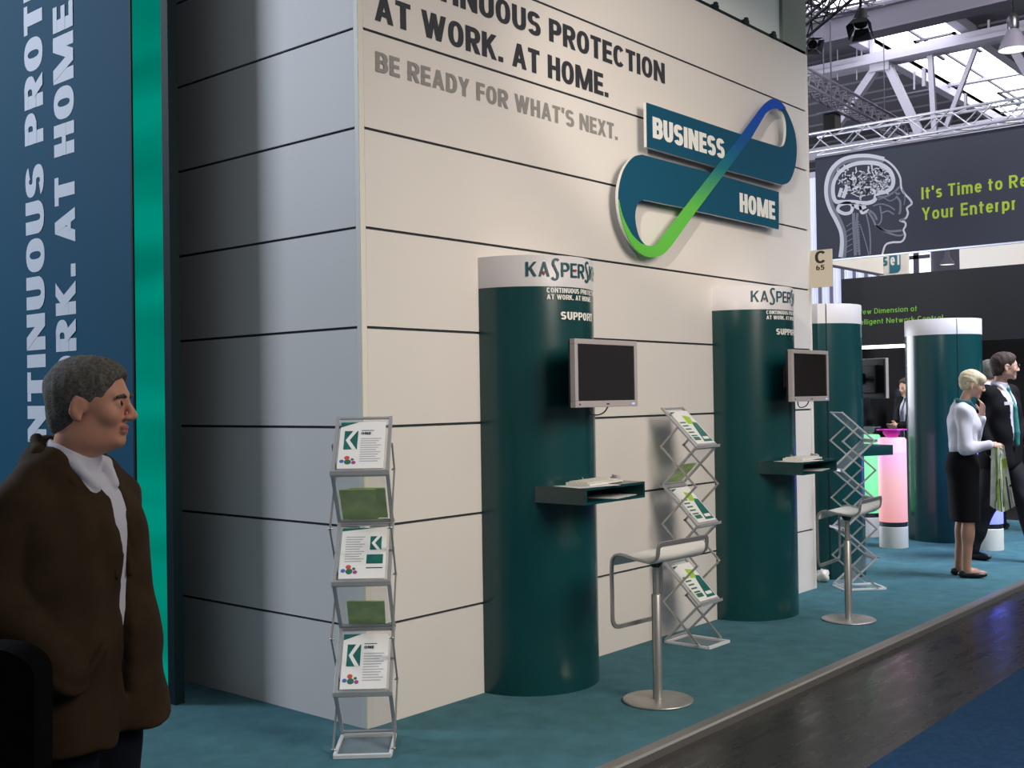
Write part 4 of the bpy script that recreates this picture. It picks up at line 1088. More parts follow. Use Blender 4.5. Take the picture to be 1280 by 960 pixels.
mb = MB(); lettering(mb, 'eT', lambda u, v, w: (-.0115-w, -u, v), -ymid+.02, b0[2], hh/.8*.95, None, sx=.85, wt=.16, ws=.18, gap=.08); mb.build('white_lettering', 'white_letter', es)

# ================================================================== PEOPLE (smooth-blended volumes, meshed as one continuous surface)
class Vol:
    def __init__(s): s.ops = []
    def cone(s, a, b, ra, rb, k=.02, op='u'):
        s.ops.append(('cone', np.array(a, float), np.array(b, float), ra, rb, k, op)); return s
    def ell(s, c, r, R=None, k=.02, op='u'):
        s.ops.append(('ell', np.array(c, float), np.array(r, float), np.eye(3) if R is None else np.array(R, float), 0, k, op)); return s
    def box(s, c, h, R=None, k=.005, op='s'):
        s.ops.append(('box', np.array(c, float), np.array(h, float), np.eye(3) if R is None else np.array(R, float), 0, k, op)); return s
    def chain(s, pts, rs, k=.02, op='u'):
        for i in range(len(pts)-1): s.cone(pts[i], pts[i+1], rs[i], rs[i+1], k, op)
        return s
    def bounds(s):
        lo = np.full(3, 1e9); hi = np.full(3, -1e9)
        for o in s.ops:
            if o[6] != 'u': continue
            l, h = s._bb(o); lo = np.minimum(lo, l); hi = np.maximum(hi, h)
        return lo, hi
    @staticmethod
    def _bb(o):
        if o[0] == 'cone':
            r = max(o[3], o[4]); return np.minimum(o[1], o[2])-r, np.maximum(o[1], o[2])+r
        e = np.abs(o[3]) @ o[2]
        return o[1]-e, o[1]+e
    def mesh(s, res, zres=None, wrinkle=None):
        lo, hi = s.bounds(); pad = .03; lo = lo-pad; hi = hi+pad
        xs = np.arange(lo[0], hi[0]+res, res); ys = np.arange(lo[1], hi[1]+res, res); zs = np.arange(lo[2], hi[2]+res, res)
        F = np.full((len(xs), len(ys), len(zs)), .2, np.float32)
        for o in s.ops:
            l, h = s._bb(o); m = o[5]+.045
            i0, i1 = np.searchsorted(xs, [l[0]-m, h[0]+m]); j0, j1 = np.searchsorted(ys, [l[1]-m, h[1]+m]); k0, k1 = np.searchsorted(zs, [l[2]-m, h[2]+m])
            if i1 <= i0 or j1 <= j0 or k1 <= k0: continue
            X, Y, Z = np.meshgrid(xs[i0:i1], ys[j0:j1], zs[k0:k1], indexing='ij')
            P = np.stack([X, Y, Z], -1).astype(np.float32)
            if o[0] == 'cone':
                a, b = o[1], o[2]; ba = b-a; L2 = max(ba@ba, 1e-9)
                t = np.clip(((P-a)@ba)/L2, 0, 1)
                d = np.linalg.norm(P-a-t[..., None]*ba, axis=-1)-(o[3]+(o[4]-o[3])*t)
            elif o[0] == 'ell':
                q = (P-o[1])@o[3]; k1_ = np.linalg.norm(q/o[2], axis=-1); k2_ = np.linalg.norm(q/(o[2]**2), axis=-1)+1e-9
                d = k1_*(k1_-1)/k2_
            else:
                q = np.abs((P-o[1])@o[3])-o[2]
                d = np.linalg.norm(np.maximum(q, 0), axis=-1)+np.minimum(q.max(-1), 0)
            S = F[i0:i1, j0:j1, k0:k1]; k = max(o[5], 1e-4)
            if o[6] == 'u':
                hh = np.clip(.5+.5*(S-d)/k, 0, 1); S[...] = S*(1-hh)+d*hh-k*hh*(1-hh)
            else:
                hh = np.clip(.5-.5*(S+d)/k, 0, 1); S[...] = S*(1-hh)-d*hh+k*hh*(1-hh)
        if wrinkle is not None:
            X, Y, Z = np.meshgrid(xs, ys, zs, indexing='ij'); F += wrinkle(X, Y, Z).astype(np.float32)
        return nets(F, xs, ys, zs)
def nets(F, xs, ys, zs):
    I = F < 0
    nx, ny, nz = F.shape
    c = np.zeros((nx-1, ny-1, nz-1), np.int8)
    for dx in (0, 1):
        for dy in (0, 1):
            for dz in (0, 1): c += I[dx:nx-1+dx, dy:ny-1+dy, dz:nz-1+dz]
    act = np.argwhere((c > 0) & (c < 8))
    idx = np.full(c.shape, -1, np.int64); idx[tuple(act.T)] = np.arange(len(act))
    acc = np.zeros((len(act), 3)); cnt = np.zeros(len(act))
    ax = (xs, ys, zs)
    for d in range(3):
        o1, o2 = [k for k in range(3) if k != d]
        for a in (0, 1):
            for b in (0, 1):
                p = act.copy(); p[:, o1] += a; p[:, o2] += b; q = p.copy(); q[:, d] += 1
                f0 = F[tuple(p.T)]; f1 = F[tuple(q.T)]; m = (f0 < 0) != (f1 < 0)
                t = np.where(m, f0/np.where(m, f0-f1, 1), 0)
                pos = np.stack([ax[k][p[:, k]] for k in range(3)], -1); pos[:, d] += t*(ax[d][1]-ax[d][0])
                acc[m] += pos[m]; cnt[m] += 1
    V = acc/cnt[:, None]
    faces = []
    for d in range(3):
        o1, o2 = (d+1) % 3, (d+2) % 3
        sl0 = [slice(None)]*3; sl1 = [slice(None)]*3; sl0[d] = slice(0, -1); sl1[d] = slice(1, None)
        ch = I[tuple(sl0)] != I[tuple(sl1)]
        e = np.argwhere(ch); e = e[(e[:, o1] > 0) & (e[:, o2] > 0) & (e[:, o1] < F.shape[o1]-1) & (e[:, o2] < F.shape[o2]-1)]
        q = []
        for a, b in ((1, 1), (0, 1), (0, 0), (1, 0)):
            p = e.copy(); p[:, o1] -= a; p[:, o2] -= b; q.append(idx[tuple(p.T)])
        q = np.stack(q, -1); flip = I[tuple(e.T)]
        q[~flip] = q[~flip][:, ::-1]
        faces.append(q[(q >= 0).all(1)])
    return V, np.concatenate(faces)
def vol_obj(name, vol, res, mats, parent, wrinkle=None, pick=None, smooth_it=2):
    V, Fc = vol.mesh(res, wrinkle=wrinkle)
    for _ in range(smooth_it):                             # light relaxation
        acc = np.zeros_like(V); n = np.zeros(len(V))
        for k in range(4):
            a, b = Fc[:, k], Fc[:, (k+1) % 4]
            np.add.at(acc, a, V[b]); np.add.at(n, a, 1); np.add.at(acc, b, V[a]); np.add.at(n, b, 1)
        V = V*.5+.5*acc/np.maximum(n, 1)[:, None]
    me = bpy.data.meshes.new(name); me.from_pydata(V.tolist(), [], Fc.tolist())
    if isinstance(mats, str): mats = [mats]
    for m in mats: me.materials.append(MATS[m])
    me.polygons.foreach_set('use_smooth', [True]*len(Fc))
    if pick is not None:
        cen = V[Fc].mean(1); me.polygons.foreach_set('material_index', pick(cen).astype(int).tolist())
    me.update()
    o = bpy.data.objects.new(name, me); COL.objects.link(o)
    if parent is not None: o.parent = parent
    return o
def rz(a): c, s = math.cos(a), math.sin(a); return np.array([[c, -s, 0], [s, c, 0], [0, 0, 1]])
def ry(a): c, s = math.cos(a), math.sin(a); return np.array([[c, 0, s], [0, 1, 0], [-s, 0, c]])
def rx(a): c, s = math.cos(a), math.sin(a); return np.array([[1, 0, 0], [0, c, -s], [0, s, c]])

class Head:
    """head frame: x forward, y left, z up, origin at ear level"""
    def __init__(s, o, yaw=0, pitch=0, roll=0, k=1.0):
        s.o = np.array(o, float); s.R = rz(yaw)@ry(pitch)@rx(roll); s.k = k
    def p(s, v): return s.o+s.R@(np.array(v, float)*s.k)
    def e(s, vol, c, r, k=.012, op='u', R=None): vol.ell(s.p(c), np.array(r)*s.k, s.R if R is None else s.R@R, k*s.k, op)
    def c(s, vol, a, b, ra, rb, k=.01, op='u'): vol.cone(s.p(a), s.p(b), ra*s.k, rb*s.k, k*s.k, op)
    def build(s, v, fem=False):
        s.e(v, (-.014, 0, .030), (.098, .077, .086), .01)
        s.e(v, (.030, 0, .012), (.064, .066, .080), .02)
        s.e(v, (.036, 0, -.052), (.054, .056 if not fem else .050, .056), .02)
        s.e(v, (.000, 0, -.055), (.055, .060 if not fem else .052, .045), .02)
        s.e(v, (.078, 0, -.098), (.018, .023 if not fem else .018, .017), .018)
        s.e(v, (.083, 0, .022), (.014, .046, .012), .016)
        for y in (-1, 1):
            s.e(v, (.066, y*.040, -.028), (.026, .024, .026), .018)
            s.e(v, (.106, y*.034, .002), (.020, .017, .012), .012, 's')
            s.e(v, (.085, y*.032, .0), (.0125, .016, .012), .004); s.e(v, (.0985, y*.033, -.0005), (.0035, .013, .0042), .002, 's')
        s.c(v, (.094, 0, .010), (.116, 0, -.030), .008, .011, .010)
        s.e(v, (.104, 0, -.040), (.014, .009, .006), .006)
        for y in (-1, 1): s.e(v, (.103, y*.013, -.036), (.011, .008, .009), .006)
        s.e(v, (.093, 0, -.061), (.009, .024, .007), .008); s.e(v, (.091, 0, -.075), (.009, .021, .0075), .008)
        s.e(v, (.112, 0, -.0675), (.014, .028, .0018), .003, 's')
        for y in (-1, 1):
            R = rx(0)@ry(.22)
            s.e(v, (-.006, y*.078, -.010), (.021, .010, .034), .008, 'u', R@rz(-y*.35))
            s.e(v, (.000, y*.088, -.004), (.011, .006, .021), .006, 's', R@rz(-y*.35))
            s.e(v, (-.003, y*.079, -.040), (.010, .007, .010), .006)
    def lips(s, cen):
        q = (cen-s.o)@s.R/s.k
        return (np.abs(q[:, 2]+.068) < .0125) & (np.abs(q[:, 1]) < .024) & (q[:, 0] > .084)
def eyes(h, t):
    for y in (-1, 1):
        mb = MB(); c = h.p((.0850, y*.032, .001)); M = Matrix.Translation(Vector(c)) @ Matrix([list(r) for r in h.R]).to_4x4() @ Matrix.Scale(h.k, 4)
        R = Matrix.Rotation(math.pi/2, 4, 'Y'); r0 = .0115
        prof = [(r0*math.sin(a), r0*math.cos(a)) for a in np.linspace(math.pi, 0, 14)]
        mb.lathe(prof[:10], 16, 0, M@R, cap=False); mb.lathe(prof[9:], 16, 1, M@R, cap=False)
        mb.build('eye', ['eye_white', 'eye_dark'], t)
def hair_vol(h, style):
    v = Vol()
    if style == 'short':
        h.e(v, (-.018, 0, .036), (.105, .085, .092), .01); h.e(v, (-.058, 0, -.035), (.052, .064, .062), .03); h.e(v, (.03, 0, .062), (.066, .070, .054), .03)
        h.e(v, (.120, 0, -.015), (.072, .12, .100), .012, 's'); h.e(v, (.05, 0, -.085), (.07, .12, .075), .012, 's')
        for y in (-1, 1): h.e(v, (.004, y*.09, -.022), (.026, .022, .040), .008, 's')
        h.e(v, (-.02, 0, -.13), (.10, .1, .055), .01, 's')
    elif style == 'crop':                                  # swept fringe, short nape
        h.e(v, (-.014, 0, .039), (.107, .087, .092), .01); h.e(v, (-.052, 0, -.02), (.050, .060, .052), .03)
        h.e(v, (.052, -.01, .062), (.056, .072, .040), .02); h.e(v, (.082, -.02, .045), (.026, .05, .03), .015)
        h.e(v, (.122, 0, -.04), (.066, .13, .076), .01, 's'); h.e(v, (.055, 0, -.09), (.075, .12, .078), .012, 's')
        for y in (-1, 1): h.e(v, (.004, y*.09, -.022), (.024, .022, .036), .008, 's')
        h.e(v, (-.02, 0, -.13), (.10, .1, .05), .01, 's')
    return v
def hand(v, wrist, dirv, palm, curl=.5, side=1, k=1.0, spread=.10):
    """palm and five separate fingers; dirv = from wrist to knuckles, palm = palm normal, side = thumb side sign"""
    d = np.array(dirv, float); d /= np.linalg.norm(d); n = np.array(palm, float); n -= d*(n@d); n /= np.linalg.norm(n)
    w = np.cross(d, n)*side; W = np.array(wrist, float)
    for j, q in enumerate((-.026, -.009, .009, .026)): v.cone(W+d*.012*k+w*q*.7*k, W+d*.082*k+w*q*k, .015*k, .0115*k, .012*k)
    for j, (q, L_) in enumerate(((.028, .070), (.0095, .078), (-.0095, .073), (-.028, .058))):
        a = curl*(1+.12*j); p = W+d*.085*k+w*q*k; dd = d+w*q*spread*8
        dd /= np.linalg.norm(dd); r = .0088*k
        for s_, f in ((.45, 1.0), (.30, 2.0), (.25, 2.7)):
            ang = a*f*.55; e = dd*math.cos(ang)+n*math.sin(ang); p2 = p+e*L_*s_*k
            v.cone(p, p2, r, r*.92, .003*k); p = p2; r *= .92
    p = W+d*.025*k+w*.024*k; e1 = d*.55+w*.7+n*.35; e1 /= np.linalg.norm(e1); p2 = p+e1*.042*k; v.cone(p, p2, .0125*k, .0105*k, .008*k)
    e2 = d*.85+w*.15+n*.5; e2 /= np.linalg.norm(e2); v.cone(p2, p2+e2*.034*k, .0105*k, .009*k, .003*k)
def shoe(v, ankle, fwd, k=1.0, flat=False):
    a = np.array(ankle, float); f = np.array(fwd, float); f[2] = 0; f /= np.linalg.norm(f); s = np.cross([0, 0, 1], f)
    R = np.stack([f, s, [0, 0, 1]], 1); g = np.array([a[0], a[1], 0.0])
    if flat:
        v.ell(g+f*.055+[0, 0, .030], (.118*k, .040*k, .030), R, .01); v.ell(g-f*.03+[0, 0, .034], (.04, .033, .034), R, .02)
        v.ell(g+f*.045+[0, 0, .062], (.060, .027, .026), R, .012, 's')
    else:
        v.ell(g+f*.065+[0, 0, .035], (.135*k, .047*k, .038), R, .01); v.ell(g-f*.015+[0, 0, .055], (.062, .041, .055), R, .025)
    v.box(g+[0, 0, -.05], (.3, .3, .052), R, .004, 's')
def wr(amp, *ws):
    def fn(X, Y, Z):
        o = 0
        for (kx, ky, kz, ph) in ws: o = o+np.sin(kx*X+ky*Y+kz*Z+ph+1.3*np.sin(kz*.4*Z+kx*.6*Y))
        return amp*o/len(ws)
    return fn
def body_core(v, J, b=1.0, fem=False):
    up = np.array
    v.ell(J['chest'], (.112*b, .155*b, .19), J.get('Rc'), .03); v.ell(J['belly'], (.100*b, .135*b, .16), J.get('Rc'), .05); v.ell(J['pelvis'], (.112*b, .158*b, .12), J.get('Rp'), .05)
    v.cone(J['shR'], J['shL'], .058*b, .058*b, .05)
    v.cone(J['neck'], J['nape'], .062 if not fem else .050, .052 if not fem else .043, .03)
    for s in 'RL':
        if 'el'+s in J:
            v.chain([J['sh'+s], J['el'+s], J['wr'+s]], [.052*b, .040*b, .027], .02)
        v.chain([J['hip'+s], J['kn'+s]], [.085*b, .056], .03); v.chain([J['kn'+s], J['an'+s]], [.055, .036], .02)
        c = np.array(J['kn'+s])*.68+np.array(J['an'+s])*.32; v.ell(c, (.052, .05, .10), None, .03)

def frame_out(t, parts): pass
# ------------------------------------------------------------------ man in the brown coat, left foreground
def to_pose(loc, ang):
    return loc, ang
def place(t, loc, ang): t.location = loc; t.rotation_euler = (0, 0, ang)

IMG_R = math.atan2(-.7603, .6496)                       # heading of the photo's rightward direction
def coat_man():
    t = thing('person', 'grey-haired man in dark brown coat and white shirt in the left foreground', 'person')
    J = dict(pelvis=(0, 0, .98), belly=(.01, 0, 1.14), chest=(0, 0, 1.32), neck=(-.02, 0, 1.46), nape=(.02, -.02, 1.60),
             shR=(-.045, -.178, 1.425), shL=(-.005, .18, 1.42), elR=(-.055, -.245, 1.20), wrR=(.115, -.205, 1.01), elL=(-.03, .225, 1.17), wrL=(.02, .11, 1.0),
             hipR=(0, -.095, .95), hipL=(0, .095, .95), knR=(.02, -.10, .52), knL=(.02, .10, .52), anR=(-.02, -.11, .09), anL=(0, .11, .09))
    h = Head((.055, -.005, 1.685), yaw=math.radians(16), pitch=math.radians(2), k=1.02)
    b = Vol(); body_core(b, J, 1.08); h.build(b); h.e(b, (.0, 0, -.095), (.07, .058, .045), .03)
    hand(b, J['wrR'], (-.25, .75, -.6), (-1, -.2, 0), .2, 1); hand(b, J['wrL'], (-.1, -.3, -.9), (-1, .2, 0), .2, -1)
    vol_obj('body', b, .0058, ['skin_man', 'lip'], t, pick=lambda c: h.lips(c))
    eyes(h, t)
    vol_obj('hair', hair_vol(h, 'short'), .005, 'hair_grey', t, wrinkle=wr(.002, (180, 60, 20, 0), (40, 190, 60, 1)))
    mb = MB()                                            # brows
    for y in (-1, 1):
        mb.tube([tuple(h.p((.0985, y*.016, .019))), tuple(h.p((.0995, y*.034, .024))), tuple(h.p((.088, y*.054, .018)))], .004, 6)
    mb.build('eyebrows', 'hair_grey', t)
    sh = Vol(); sh.ell((.012, 0, 1.31), (.128, .165, .20), None, .03); sh.ell((.02, 0, 1.12), (.112, .15, .19), None, .05)
    sh.cone((-.025, 0, 1.475), (.0, -.005, 1.545), .082, .074, .02)
    sh.ell((.03, -.006, 1.60), (.085, .075, .045), None, .012, 's')
    # collar wings
    for s in (-1, 1): sh.chain([(-.03, s*.074, 1.555), (.05, s*.066, 1.52), (.098, s*.040, 1.462)], [.013, .014, .012], .01)
    vol_obj('shirt', sh, .006, 'shirt_white', t, wrinkle=wr(.003, (18, 30, 12, 0)))
    tr = Vol()
    for s in 'RL': tr.chain([J['hip'+s], J['kn'+s], (J['an'+s][0]-.01, J['an'+s][1], .07)], [.118, .090, .072], .03)
    tr.ell(J['pelvis'], (.13, .175, .12), None, .04)
    vol_obj('trousers', tr, .008, 'trouser_navy', t, wrinkle=wr(.004, (10, 14, 26, 0), (20, -12, 18, 2)))
    so = Vol(); shoe(so, J['anR'], (1, -.1, 0)); shoe(so, J['anL'], (1, .1, 0)); vol_obj('shoes', so, .006, 'shoe_black', t)
    # coat: body, sleeves, hem; the front is open in a long V
    c = Vol()
    c.ell((-.01, 0, 1.32), (.148, .205, .21), None, .03)
    c.cone((-.040, -.176, 1.428), (-.03, -.06, 1.50), .068, .072, .05); c.cone((-.005, .175, 1.425), (-.02, .06, 1.50), .066, .070, .05)
    c.chain([(.0, -.085, 1.30), (.0, -.095, 1.05), (.005, -.115, .70)], [.145, .158, .172], .04)
    c.chain([(.0, .085, 1.30), (.0, .095, 1.05), (.02, .130, .70)], [.145, .158, .178], .04)
    c.chain([(-.045, -.185, 1.42), (-.058, -.245, 1.20)], [.072, .070], .010); c.chain([(-.058, -.245, 1.20), (.125, -.208, 1.005)], [.074, .060], .008); c.ell((.128, -.21, 1.0), (.068, .064, .030), ry(.75), .004)
    c.chain([(-.005, .185, 1.42), (-.03, .235, 1.17), (.08, .17, 1.0)], [.072, .064, .056], .03)
    c.chain([(-.07, -.085, 1.535), (-.095, 0, 1.555), (-.07, .085, 1.535)], [.034, .036, .034], .03)
    c.box((0, 0, .64), (.5, .5, .155), None, .012, 's')                     # hem
    # opening: wedge from the collar down
    for i in range(9):
        f = i/8; z = 1.56-.62*f; hw = .052*max(0, 1-1.5*f)**1.2+.005
        c.box((.16, .022, z), (.135, hw, .045), None, .014, 's')
    c.ell((.02, 0, 1.575), (.085, .078, .10), None, .015, 's')
    vol_obj('coat', c, .0065, 'coat_brown', t, wrinkle=wr(.009, (30, 34, 4, 0), (38, -30, 7, 2), (14, 20, -22, 4)))
    # lapels and collar as separate folds
    for s in (-1, 1):
        cl = Vol(); cl.chain([(-.085, s*.045, 1.590), (-.045, s*.090, 1.555), (.050, s*.090, 1.48), (.118, s*.062, 1.37), (.148, s*.030, 1.22)], [.018, .018, .015, .012, .008], .02)
        vol_obj('lapel', cl, .006, 'coat_brown', t)
    pk = Vol(); pk.chain([(.165, -.12, 1.05), (.135, -.185, .965)], [.016, .016], .01); vol_obj('pocket_flap', pk, .006, 'coat_brown', t)
    place(t, (-2.20, -1.285, -.05), IMG_R-math.radians(15))
    return t
coat_man()

# ------------------------------------------------------------------ woman in white shirt and black skirt
def shirt_woman():
    t = thing('person', 'woman with short blond hair in white shirt and black skirt, hand at her mouth', 'person')
    J = dict(pelvis=(-.01, 0, 1.00), belly=(.0, 0, 1.14), chest=(.0, 0, 1.34), neck=(-.015, 0, 1.47), nape=(.035, 0, 1.60),
             shR=(-.02, -.165, 1.455), shL=(-.01, .165, 1.455), elR=(-.01, -.20, 1.135), wrR=(.195, -.17, 1.165), elL=(.11, .19, 1.19), wrL=(.165, .075, 1.425),
             hipR=(0, -.085, .96), hipL=(0, .085, .96), knR=(.015, -.075, .54), knL=(-.01, .075, .54), anR=(-.01, -.07, .085), anL=(-.055, .07, .085))
    h = Head((.075, 0, 1.69), pitch=math.radians(14), k=.98)
    b = Vol(); body_core(b, J, .9, True); h.build(b, True)
    hand(b, J['wrR'], (1, .12, -.18), (.1, .6, -.7), .85, 1, .95)
    hand(b, J['wrL'], (.02, -.38, .92), (-.75, -.35, 0), .55, -1, .95)
    b.ell((J['anR'][0]+.06, J['anR'][1], .045), (.11, .032, .03), None, .03); b.ell((J['anL'][0]+.06, J['anL'][1], .045), (.11, .032, .03), None, .03)
    vol_obj('body', b, .0065, ['skin_pale', 'lip', 'stocking'], t, pick=lambda c: np.where(h.lips(c), 1, np.where(c[:, 2] < .9, 2, 0)))
    eyes(h, t)
    vol_obj('hair', hair_vol(h, 'crop'), .0055, 'hair_blond', t, wrinkle=wr(.0025, (90, 60, 130, 0), (60, 110, 100, 1)))
    s = Vol(); s.ell((-.005, 0, 1.335), (.130, .168, .20), None, .03); s.ell((.055, 0, 1.33), (.085, .13, .085), None, .04); s.ell((-.01, 0, 1.15), (.118, .142, .14), None, .05); s.cone((-.02, -.16, 1.45), (-.01, .16, 1.45), .066, .066, .05)
    s.cone((-.02, 0, 1.47), (-.012, 0, 1.535), .075, .066, .03); s.ell((.02, 0, 1.585), (.09, .07, .055), None, .012, 's')
    s.chain([(-.02, -.172, 1.45), (-.015, -.205, 1.135), (.17, -.172, 1.16)], [.066, .058, .042], .025); s.chain([(-.01, .172, 1.45), (.105, .195, 1.185), (.155, .09, 1.385)], [.066, .056, .042], .025)
    s.box((0, 0, .96), (.4, .4, .11), None, .01, 's')
    vol_obj('shirt', s, .0065, 'shirt_white', t, wrinkle=wr(.006, (22, 30, 26, 0), (40, -18, 30, 2)))
    k = Vol(); k.ell((-.01, 0, 1.06), (.120, .150, .10), None, .03); k.ell((-.015, 0, .97), (.130, .160, .14), None, .05)
    k.chain([(-.005, -.04, .95), (.0, -.035, .49)], [.124, .112], .05); k.chain([(-.015, .04, .95), (-.01, .035, .49)], [.124, .112], .05)
    k.box((0, 0, .36), (.4, .4, .125), None, .01, 's'); k.box((0, 0, 1.25), (.4, .4, .145), None, .01, 's')
    vol_obj('skirt', k, .0075, 'suit_black', t, wrinkle=wr(.003, (12, 14, 6, 0)))
    f = Vol(); f.chain([(-.05, -.055, 1.545), (.04, -.065, 1.525), (.085, 0, 1.475)], [.018, .020, .022], .02); f.chain([(-.05, .055, 1.545), (.04, .065, 1.525), (.085, 0, 1.475)], [.018, .020, .022], .02); f.cone((-.05, -.055, 1.545), (-.05, .055, 1.545), .018, .018, .02)
    vol_obj('neck_scarf', f, .006, 'scarf_teal', t)
    o = Vol(); shoe(o, J['anR'], (1, -.06, 0), .98, True); shoe(o, J['anL'], (1, .06, 0), .98, True); vol_obj('shoes', o, .006, 'shoe_black', t)
    place(t, (6.31, -.80, 0), IMG_R-math.radians(14))
    return t
W = shirt_woman()
# the folded cloth hanging from her hand
mb = MB(); Wx = Matrix.Translation(W.location) @ Matrix.Rotation(W.rotation_euler.z, 4, 'Z')
nu, nv = 15, 14; vs = []; fs = []; mi = []
for sd in (0, 1):
    for j in range(nv+1):
        v = j/nv
        for i in range(nu+1):
            u = i/nu; wdt = .10+.09*v
            x = .245+(.5-u)*-wdt+.03*v; y = -.185+(.022*math.sin(u*9+v*1.5)*(.3+v))+(.012 if sd else 0); z = 1.16-.52*v-.05*v*math.sin(u*3.2)
            vs.append((x, y, z))
n1 = (nu+1)*(nv+1)
for j in range(nv):
    for i in range(nu):
        a = j*(nu+1)+i; q = (a, a+1, a+nu+2, a+nu+1)
        m_ = 1 if (i in (4, 5, 9) or (j in (3, 4) and i > 8)) else (2 if i in (6, 12) and j > 6 else 0)
        mb.add([vs[k] for k in q], [(0, 1, 2, 3)], m_, True); mb.add([vs[k+n1] for k in q[::-1]], [(0, 1, 2, 3)], m_, True)
o = mb.build('patterned_cloth', ['bag_white', 'leaf_green', 'paper_dark']); o.matrix_world = Wx
bmx = bmesh.new(); bmx.from_mesh(o.data); bmesh.ops.remove_doubles(bmx, verts=bmx.verts, dist=.0005); bmx.to_mesh(o.data); bmx.free()
tag(o, 'white and green patterned cloth hanging from the blond woman\'s hand', 'cloth')

# ------------------------------------------------------------------ men in suits
def suit_man(name_label, loc, ang, J, hd, hair, res, glasses=False, tie='tie_green', badge=False, jm='suit_black', tm='trouser_grey', skin='skin_pale', hands=True):
    t = thing('person', name_label, 'person')
    h = Head(hd[0], yaw=hd[1], pitch=hd[2])
    b = Vol(); body_core(b, J, 1.05); h.build(b)
    if hands:
        for s, sd in (('R', 1), ('L', -1)):
            w = np.array(J['wr'+s]); e = np.array(J['el'+s]); hand(b, w, w-e, (.0, -sd*-1.0, .2) if True else 0, .6, sd)
    vol_obj('body', b, res, [skin, 'lip'], t, pick=lambda c: h.lips(c))
    eyes(h, t)
    vol_obj('hair', hair_vol(h, 'short'), max(.0055, res*.85), hair, t, wrinkle=wr(.002, (150, 60, 30, 0), (40, 160, 60, 1)))
    if glasses:
        mb = MB()
        for y in (-1, 1):
            c = [tuple(h.p((.108, y*.033+.022*math.cos(a), .002+.016*math.sin(a)))) for a in np.linspace(0, 2*math.pi, 20)[:-1]]
            mb.tube(c, .0022, 6, closed=True); mb.tube([tuple(h.p((.106, y*.055, .004))), tuple(h.p((.06, y*.079, .004))), tuple(h.p((-.01, y*.084, .0)))], .002, 6)
        mb.tube([tuple(h.p((.109, -.011, .004))), tuple(h.p((.112, 0, .008))), tuple(h.p((.109, .011, .004)))], .002, 6); mb.build('glasses', 'steel_dark', t)
    ch = np.array(J['chest']); be = np.array(J['belly']); nk = np.array(J['neck']); Rc = J.get('Rc')
    s = Vol(); s.ell(ch+[.012, 0, 0], (.124, .160, .20), Rc, .03); s.ell(be+[.02, 0, 0], (.125, .15, .18), Rc, .05); s.cone(nk+[0, 0, .02], nk+[.018, 0, .085], .078, .070, .02)
    s.ell(nk+[.05, 0, .135], (.085, .072, .045), None, .012, 's')
    for q in (-1, 1): s.chain([nk+[-.01, q*.07, .09], nk+[.06, q*.06, .06], nk+[.10, q*.03, .01]], [.012, .013, .010], .01)
    vol_obj('shirt', s, max(res, .0065), 'shirt_white', t)
    if tie:
        v = Vol(); a = nk+[.10, 0, .035]; v.ell(a, (.016, .022, .022), None, .01)
        v.chain([nk+[.10, 0, .02], ch+[.137, 0, .02], be+[.150, 0, .0], be+[.150, 0, -.10]], [.014, .022, .027, .024], .01); vol_obj('tie', v, .0065, tie, t)
    j = Vol(); j.ell(ch+[-.008, 0, 0], (.140, .195, .21), Rc, .03); j.cone(J['shR'], J['shL'], .070, .070, .05)
    pe = np.array(J['pelvis'])
    for q in (-1, 1): j.chain([ch+[0, q*.075, 0], be+[0, q*.07, 0], pe+[0, q*.08, -.09]], [.135, .132, .142], .05)
    for q in 'RL':
        e = np.array(J['el'+q]); w = np.array(J['wr'+q]); j.chain([J['sh'+q], e, e+(w-e)*.92], [.075, .064, .050], .03)
    j.box(pe+[0, 0, -.32], (.4, .4, .16), None, .01, 's')
    for i in range(9):
        f = i/8; z = nk[2]+.08-.50*f; hw = .085*(1-f)+.012
        j.box((ch[0]+.17, 0, z), (.14, hw, .04), None, .015, 's')
    j.ell(nk+[.03, 0, .12], (.09, .08, .10), None, .012, 's')
    vol_obj('jacket', j, max(res, .007), jm, t, wrinkle=wr(.005, (16, 22, 12, 0), (30, -14, 20, 2)))
    if badge:
        mb = MB(); c = ch+[.137, -.098, .06]; mb.box(-.003, .003, -.04, .04, -.014, .014, M=Matrix.Translation(Vector(c)) @ Matrix.Rotation(math.radians(-32), 4, 'Z')); mb.build('name_badge', 'paper', t)
    r = Vol()
    for q in 'RL': r.chain([J['hip'+q], J['kn'+q], np.array(J['an'+q])+[0, 0, -.02]], [.112, .084, .066], .03)
    r.ell(pe, (.125, .168, .12), None, .04)
    vol_obj('trousers', r, max(res, .0085), tm, t, wrinkle=wr(.005, (12, 16, 26, 0), (22, -10, 18, 2)))
    o = Vol(); shoe(o, J['anR'], J.get('ftR', (1, -.1, 0))); shoe(o, J['anL'], J.get('ftL', (1, .1, 0))); vol_obj('shoes', o, .0065, 'shoe_black', t)
    place(t, loc, ang); t.scale = (1.1, 1.1, 1.1); return t
def stand_joints(**k):
    J = dict(pelvis=(0, 0, .96), belly=(0, 0, 1.12), chest=(0, 0, 1.31), neck=(-.015, 0, 1.455), nape=(.02, 0, 1.59), shR=(-.01, -.19, 1.455), shL=(-.01, .19, 1.455),
             elR=(-.03, -.25, 1.17), wrR=(.06, -.25, .93), elL=(-.03, .25, 1.17), wrL=(.06, .25, .93), hipR=(0, -.09, .94), hipL=(0, .09, .94),
             knR=(.02, -.10, .50), knL=(.02, .10, .50), anR=(-.01, -.11, .09), anL=(-.01, .11, .09)); J.update(k); return J
stand = stand_joints()
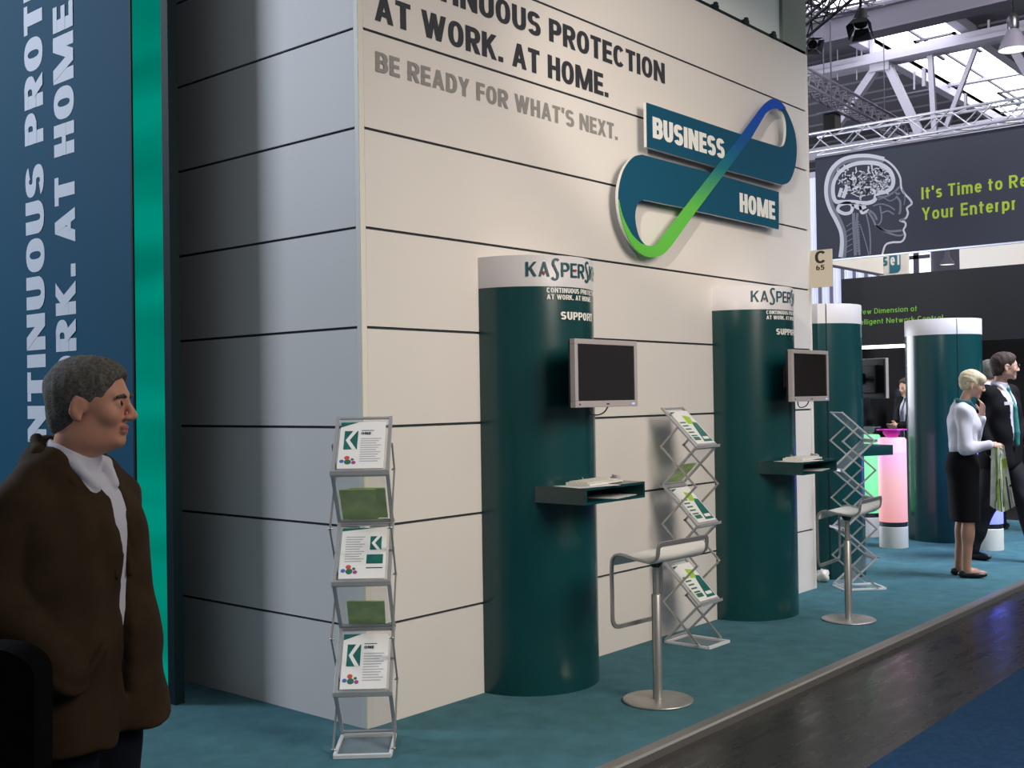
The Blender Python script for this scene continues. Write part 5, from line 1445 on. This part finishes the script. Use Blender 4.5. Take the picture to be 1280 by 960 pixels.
stride = stand_joints(knR=(-.08, -.09, .50), anR=(-.24, -.09, .10), knL=(.16, .09, .53), anL=(.26, .10, .10), elL=(.02, .25, 1.18), wrL=(.2, .2, 1.02), elR=(-.06, -.24, 1.18), wrR=(.05, -.23, .95))
suit_man('man in black suit with glasses and green tie striding past the blond woman', (7.44, -.76, 0), IMG_R+math.radians(-52), stride, ((.055, 0, 1.69), math.radians(44), .02), 'hair_dark', .0068, True, 'tie_green', True)
talk = stand_joints(elR=(.02, -.23, 1.18), wrR=(.23, -.04, 1.16), elL=(.02, .23, 1.18), wrL=(.23, .04, 1.16))
suit_man('man in dark suit cut off by the right edge of the photo', (9.8, -.60, 0), IMG_R+math.pi+.3, stand, ((.05, 0, 1.70), 0, 0), 'hair_dark', .010, False, None, False, 'suit_black', 'trouser_navy')
suit_man('grey-haired person half hidden behind the man with glasses', (9.9, .13, 0), IMG_R+.8, stand, ((.05, 0, 1.69), .5, 0), 'hair_grey', .011, False, None, False, 'coat_blue', 'trouser_navy')
clasp = suit_man('man in dark suit with clasped hands, seen in the gap left of the round column', (10.6, 1.30, 0), IMG_R+math.pi+.35, talk, ((.05, 0, 1.64), 0, .12), 'hair_dark', .010, False, 'coat_blue', False, 'suit_black', 'trouser_navy')
clasp.scale = (1.03, 1.03, 1.03)
suit_man('person in blue-grey coat behind the man with clasped hands', (12.2, 1.85, 0), IMG_R+math.pi+.9, stand, ((.05, 0, 1.72), 0, 0), 'hair_dark', .012, False, None, False, 'coat_blue', 'trouser_navy')
suit_man('person in black standing behind the monitor on the round column', (10.25, 2.02, 0), IMG_R+1.6, stand, ((.05, 0, 1.66), 0, 0), 'hair_dark', .012, False, None, False, 'suit_black', 'suit_black')
# black case at the lower left edge
t = thing('black_case', 'black case at the lower left edge beside the man in the brown coat', 'case', (-2.51, -1.672, -.05), IMG_R)
q = rounded([(-.50, .02, 0), (-.012, .02, 0), (.002, 1.085, 0), (-.06, 1.125, 0), (-.50, 1.150, 0)], [.02, .02, .05, .08, .03], 6)
mb = MB(); mb.prism([(p.x, p.y) for p in q], .10, lambda u, v, w: (u, w, v)); mb.build('case_body', 'cloth_black', t, bevel=.012)
mb = MB(); mb.box(-.49, -.02, -.006, .106, .30, .312); mb.build('seam', 'black_plastic', t)
for x in (-.45, -.06):
    mb = MB(); mb.box(x-.03, x+.03, .02, .08, 0, .0195); mb.build('foot', 'black_plastic', t)
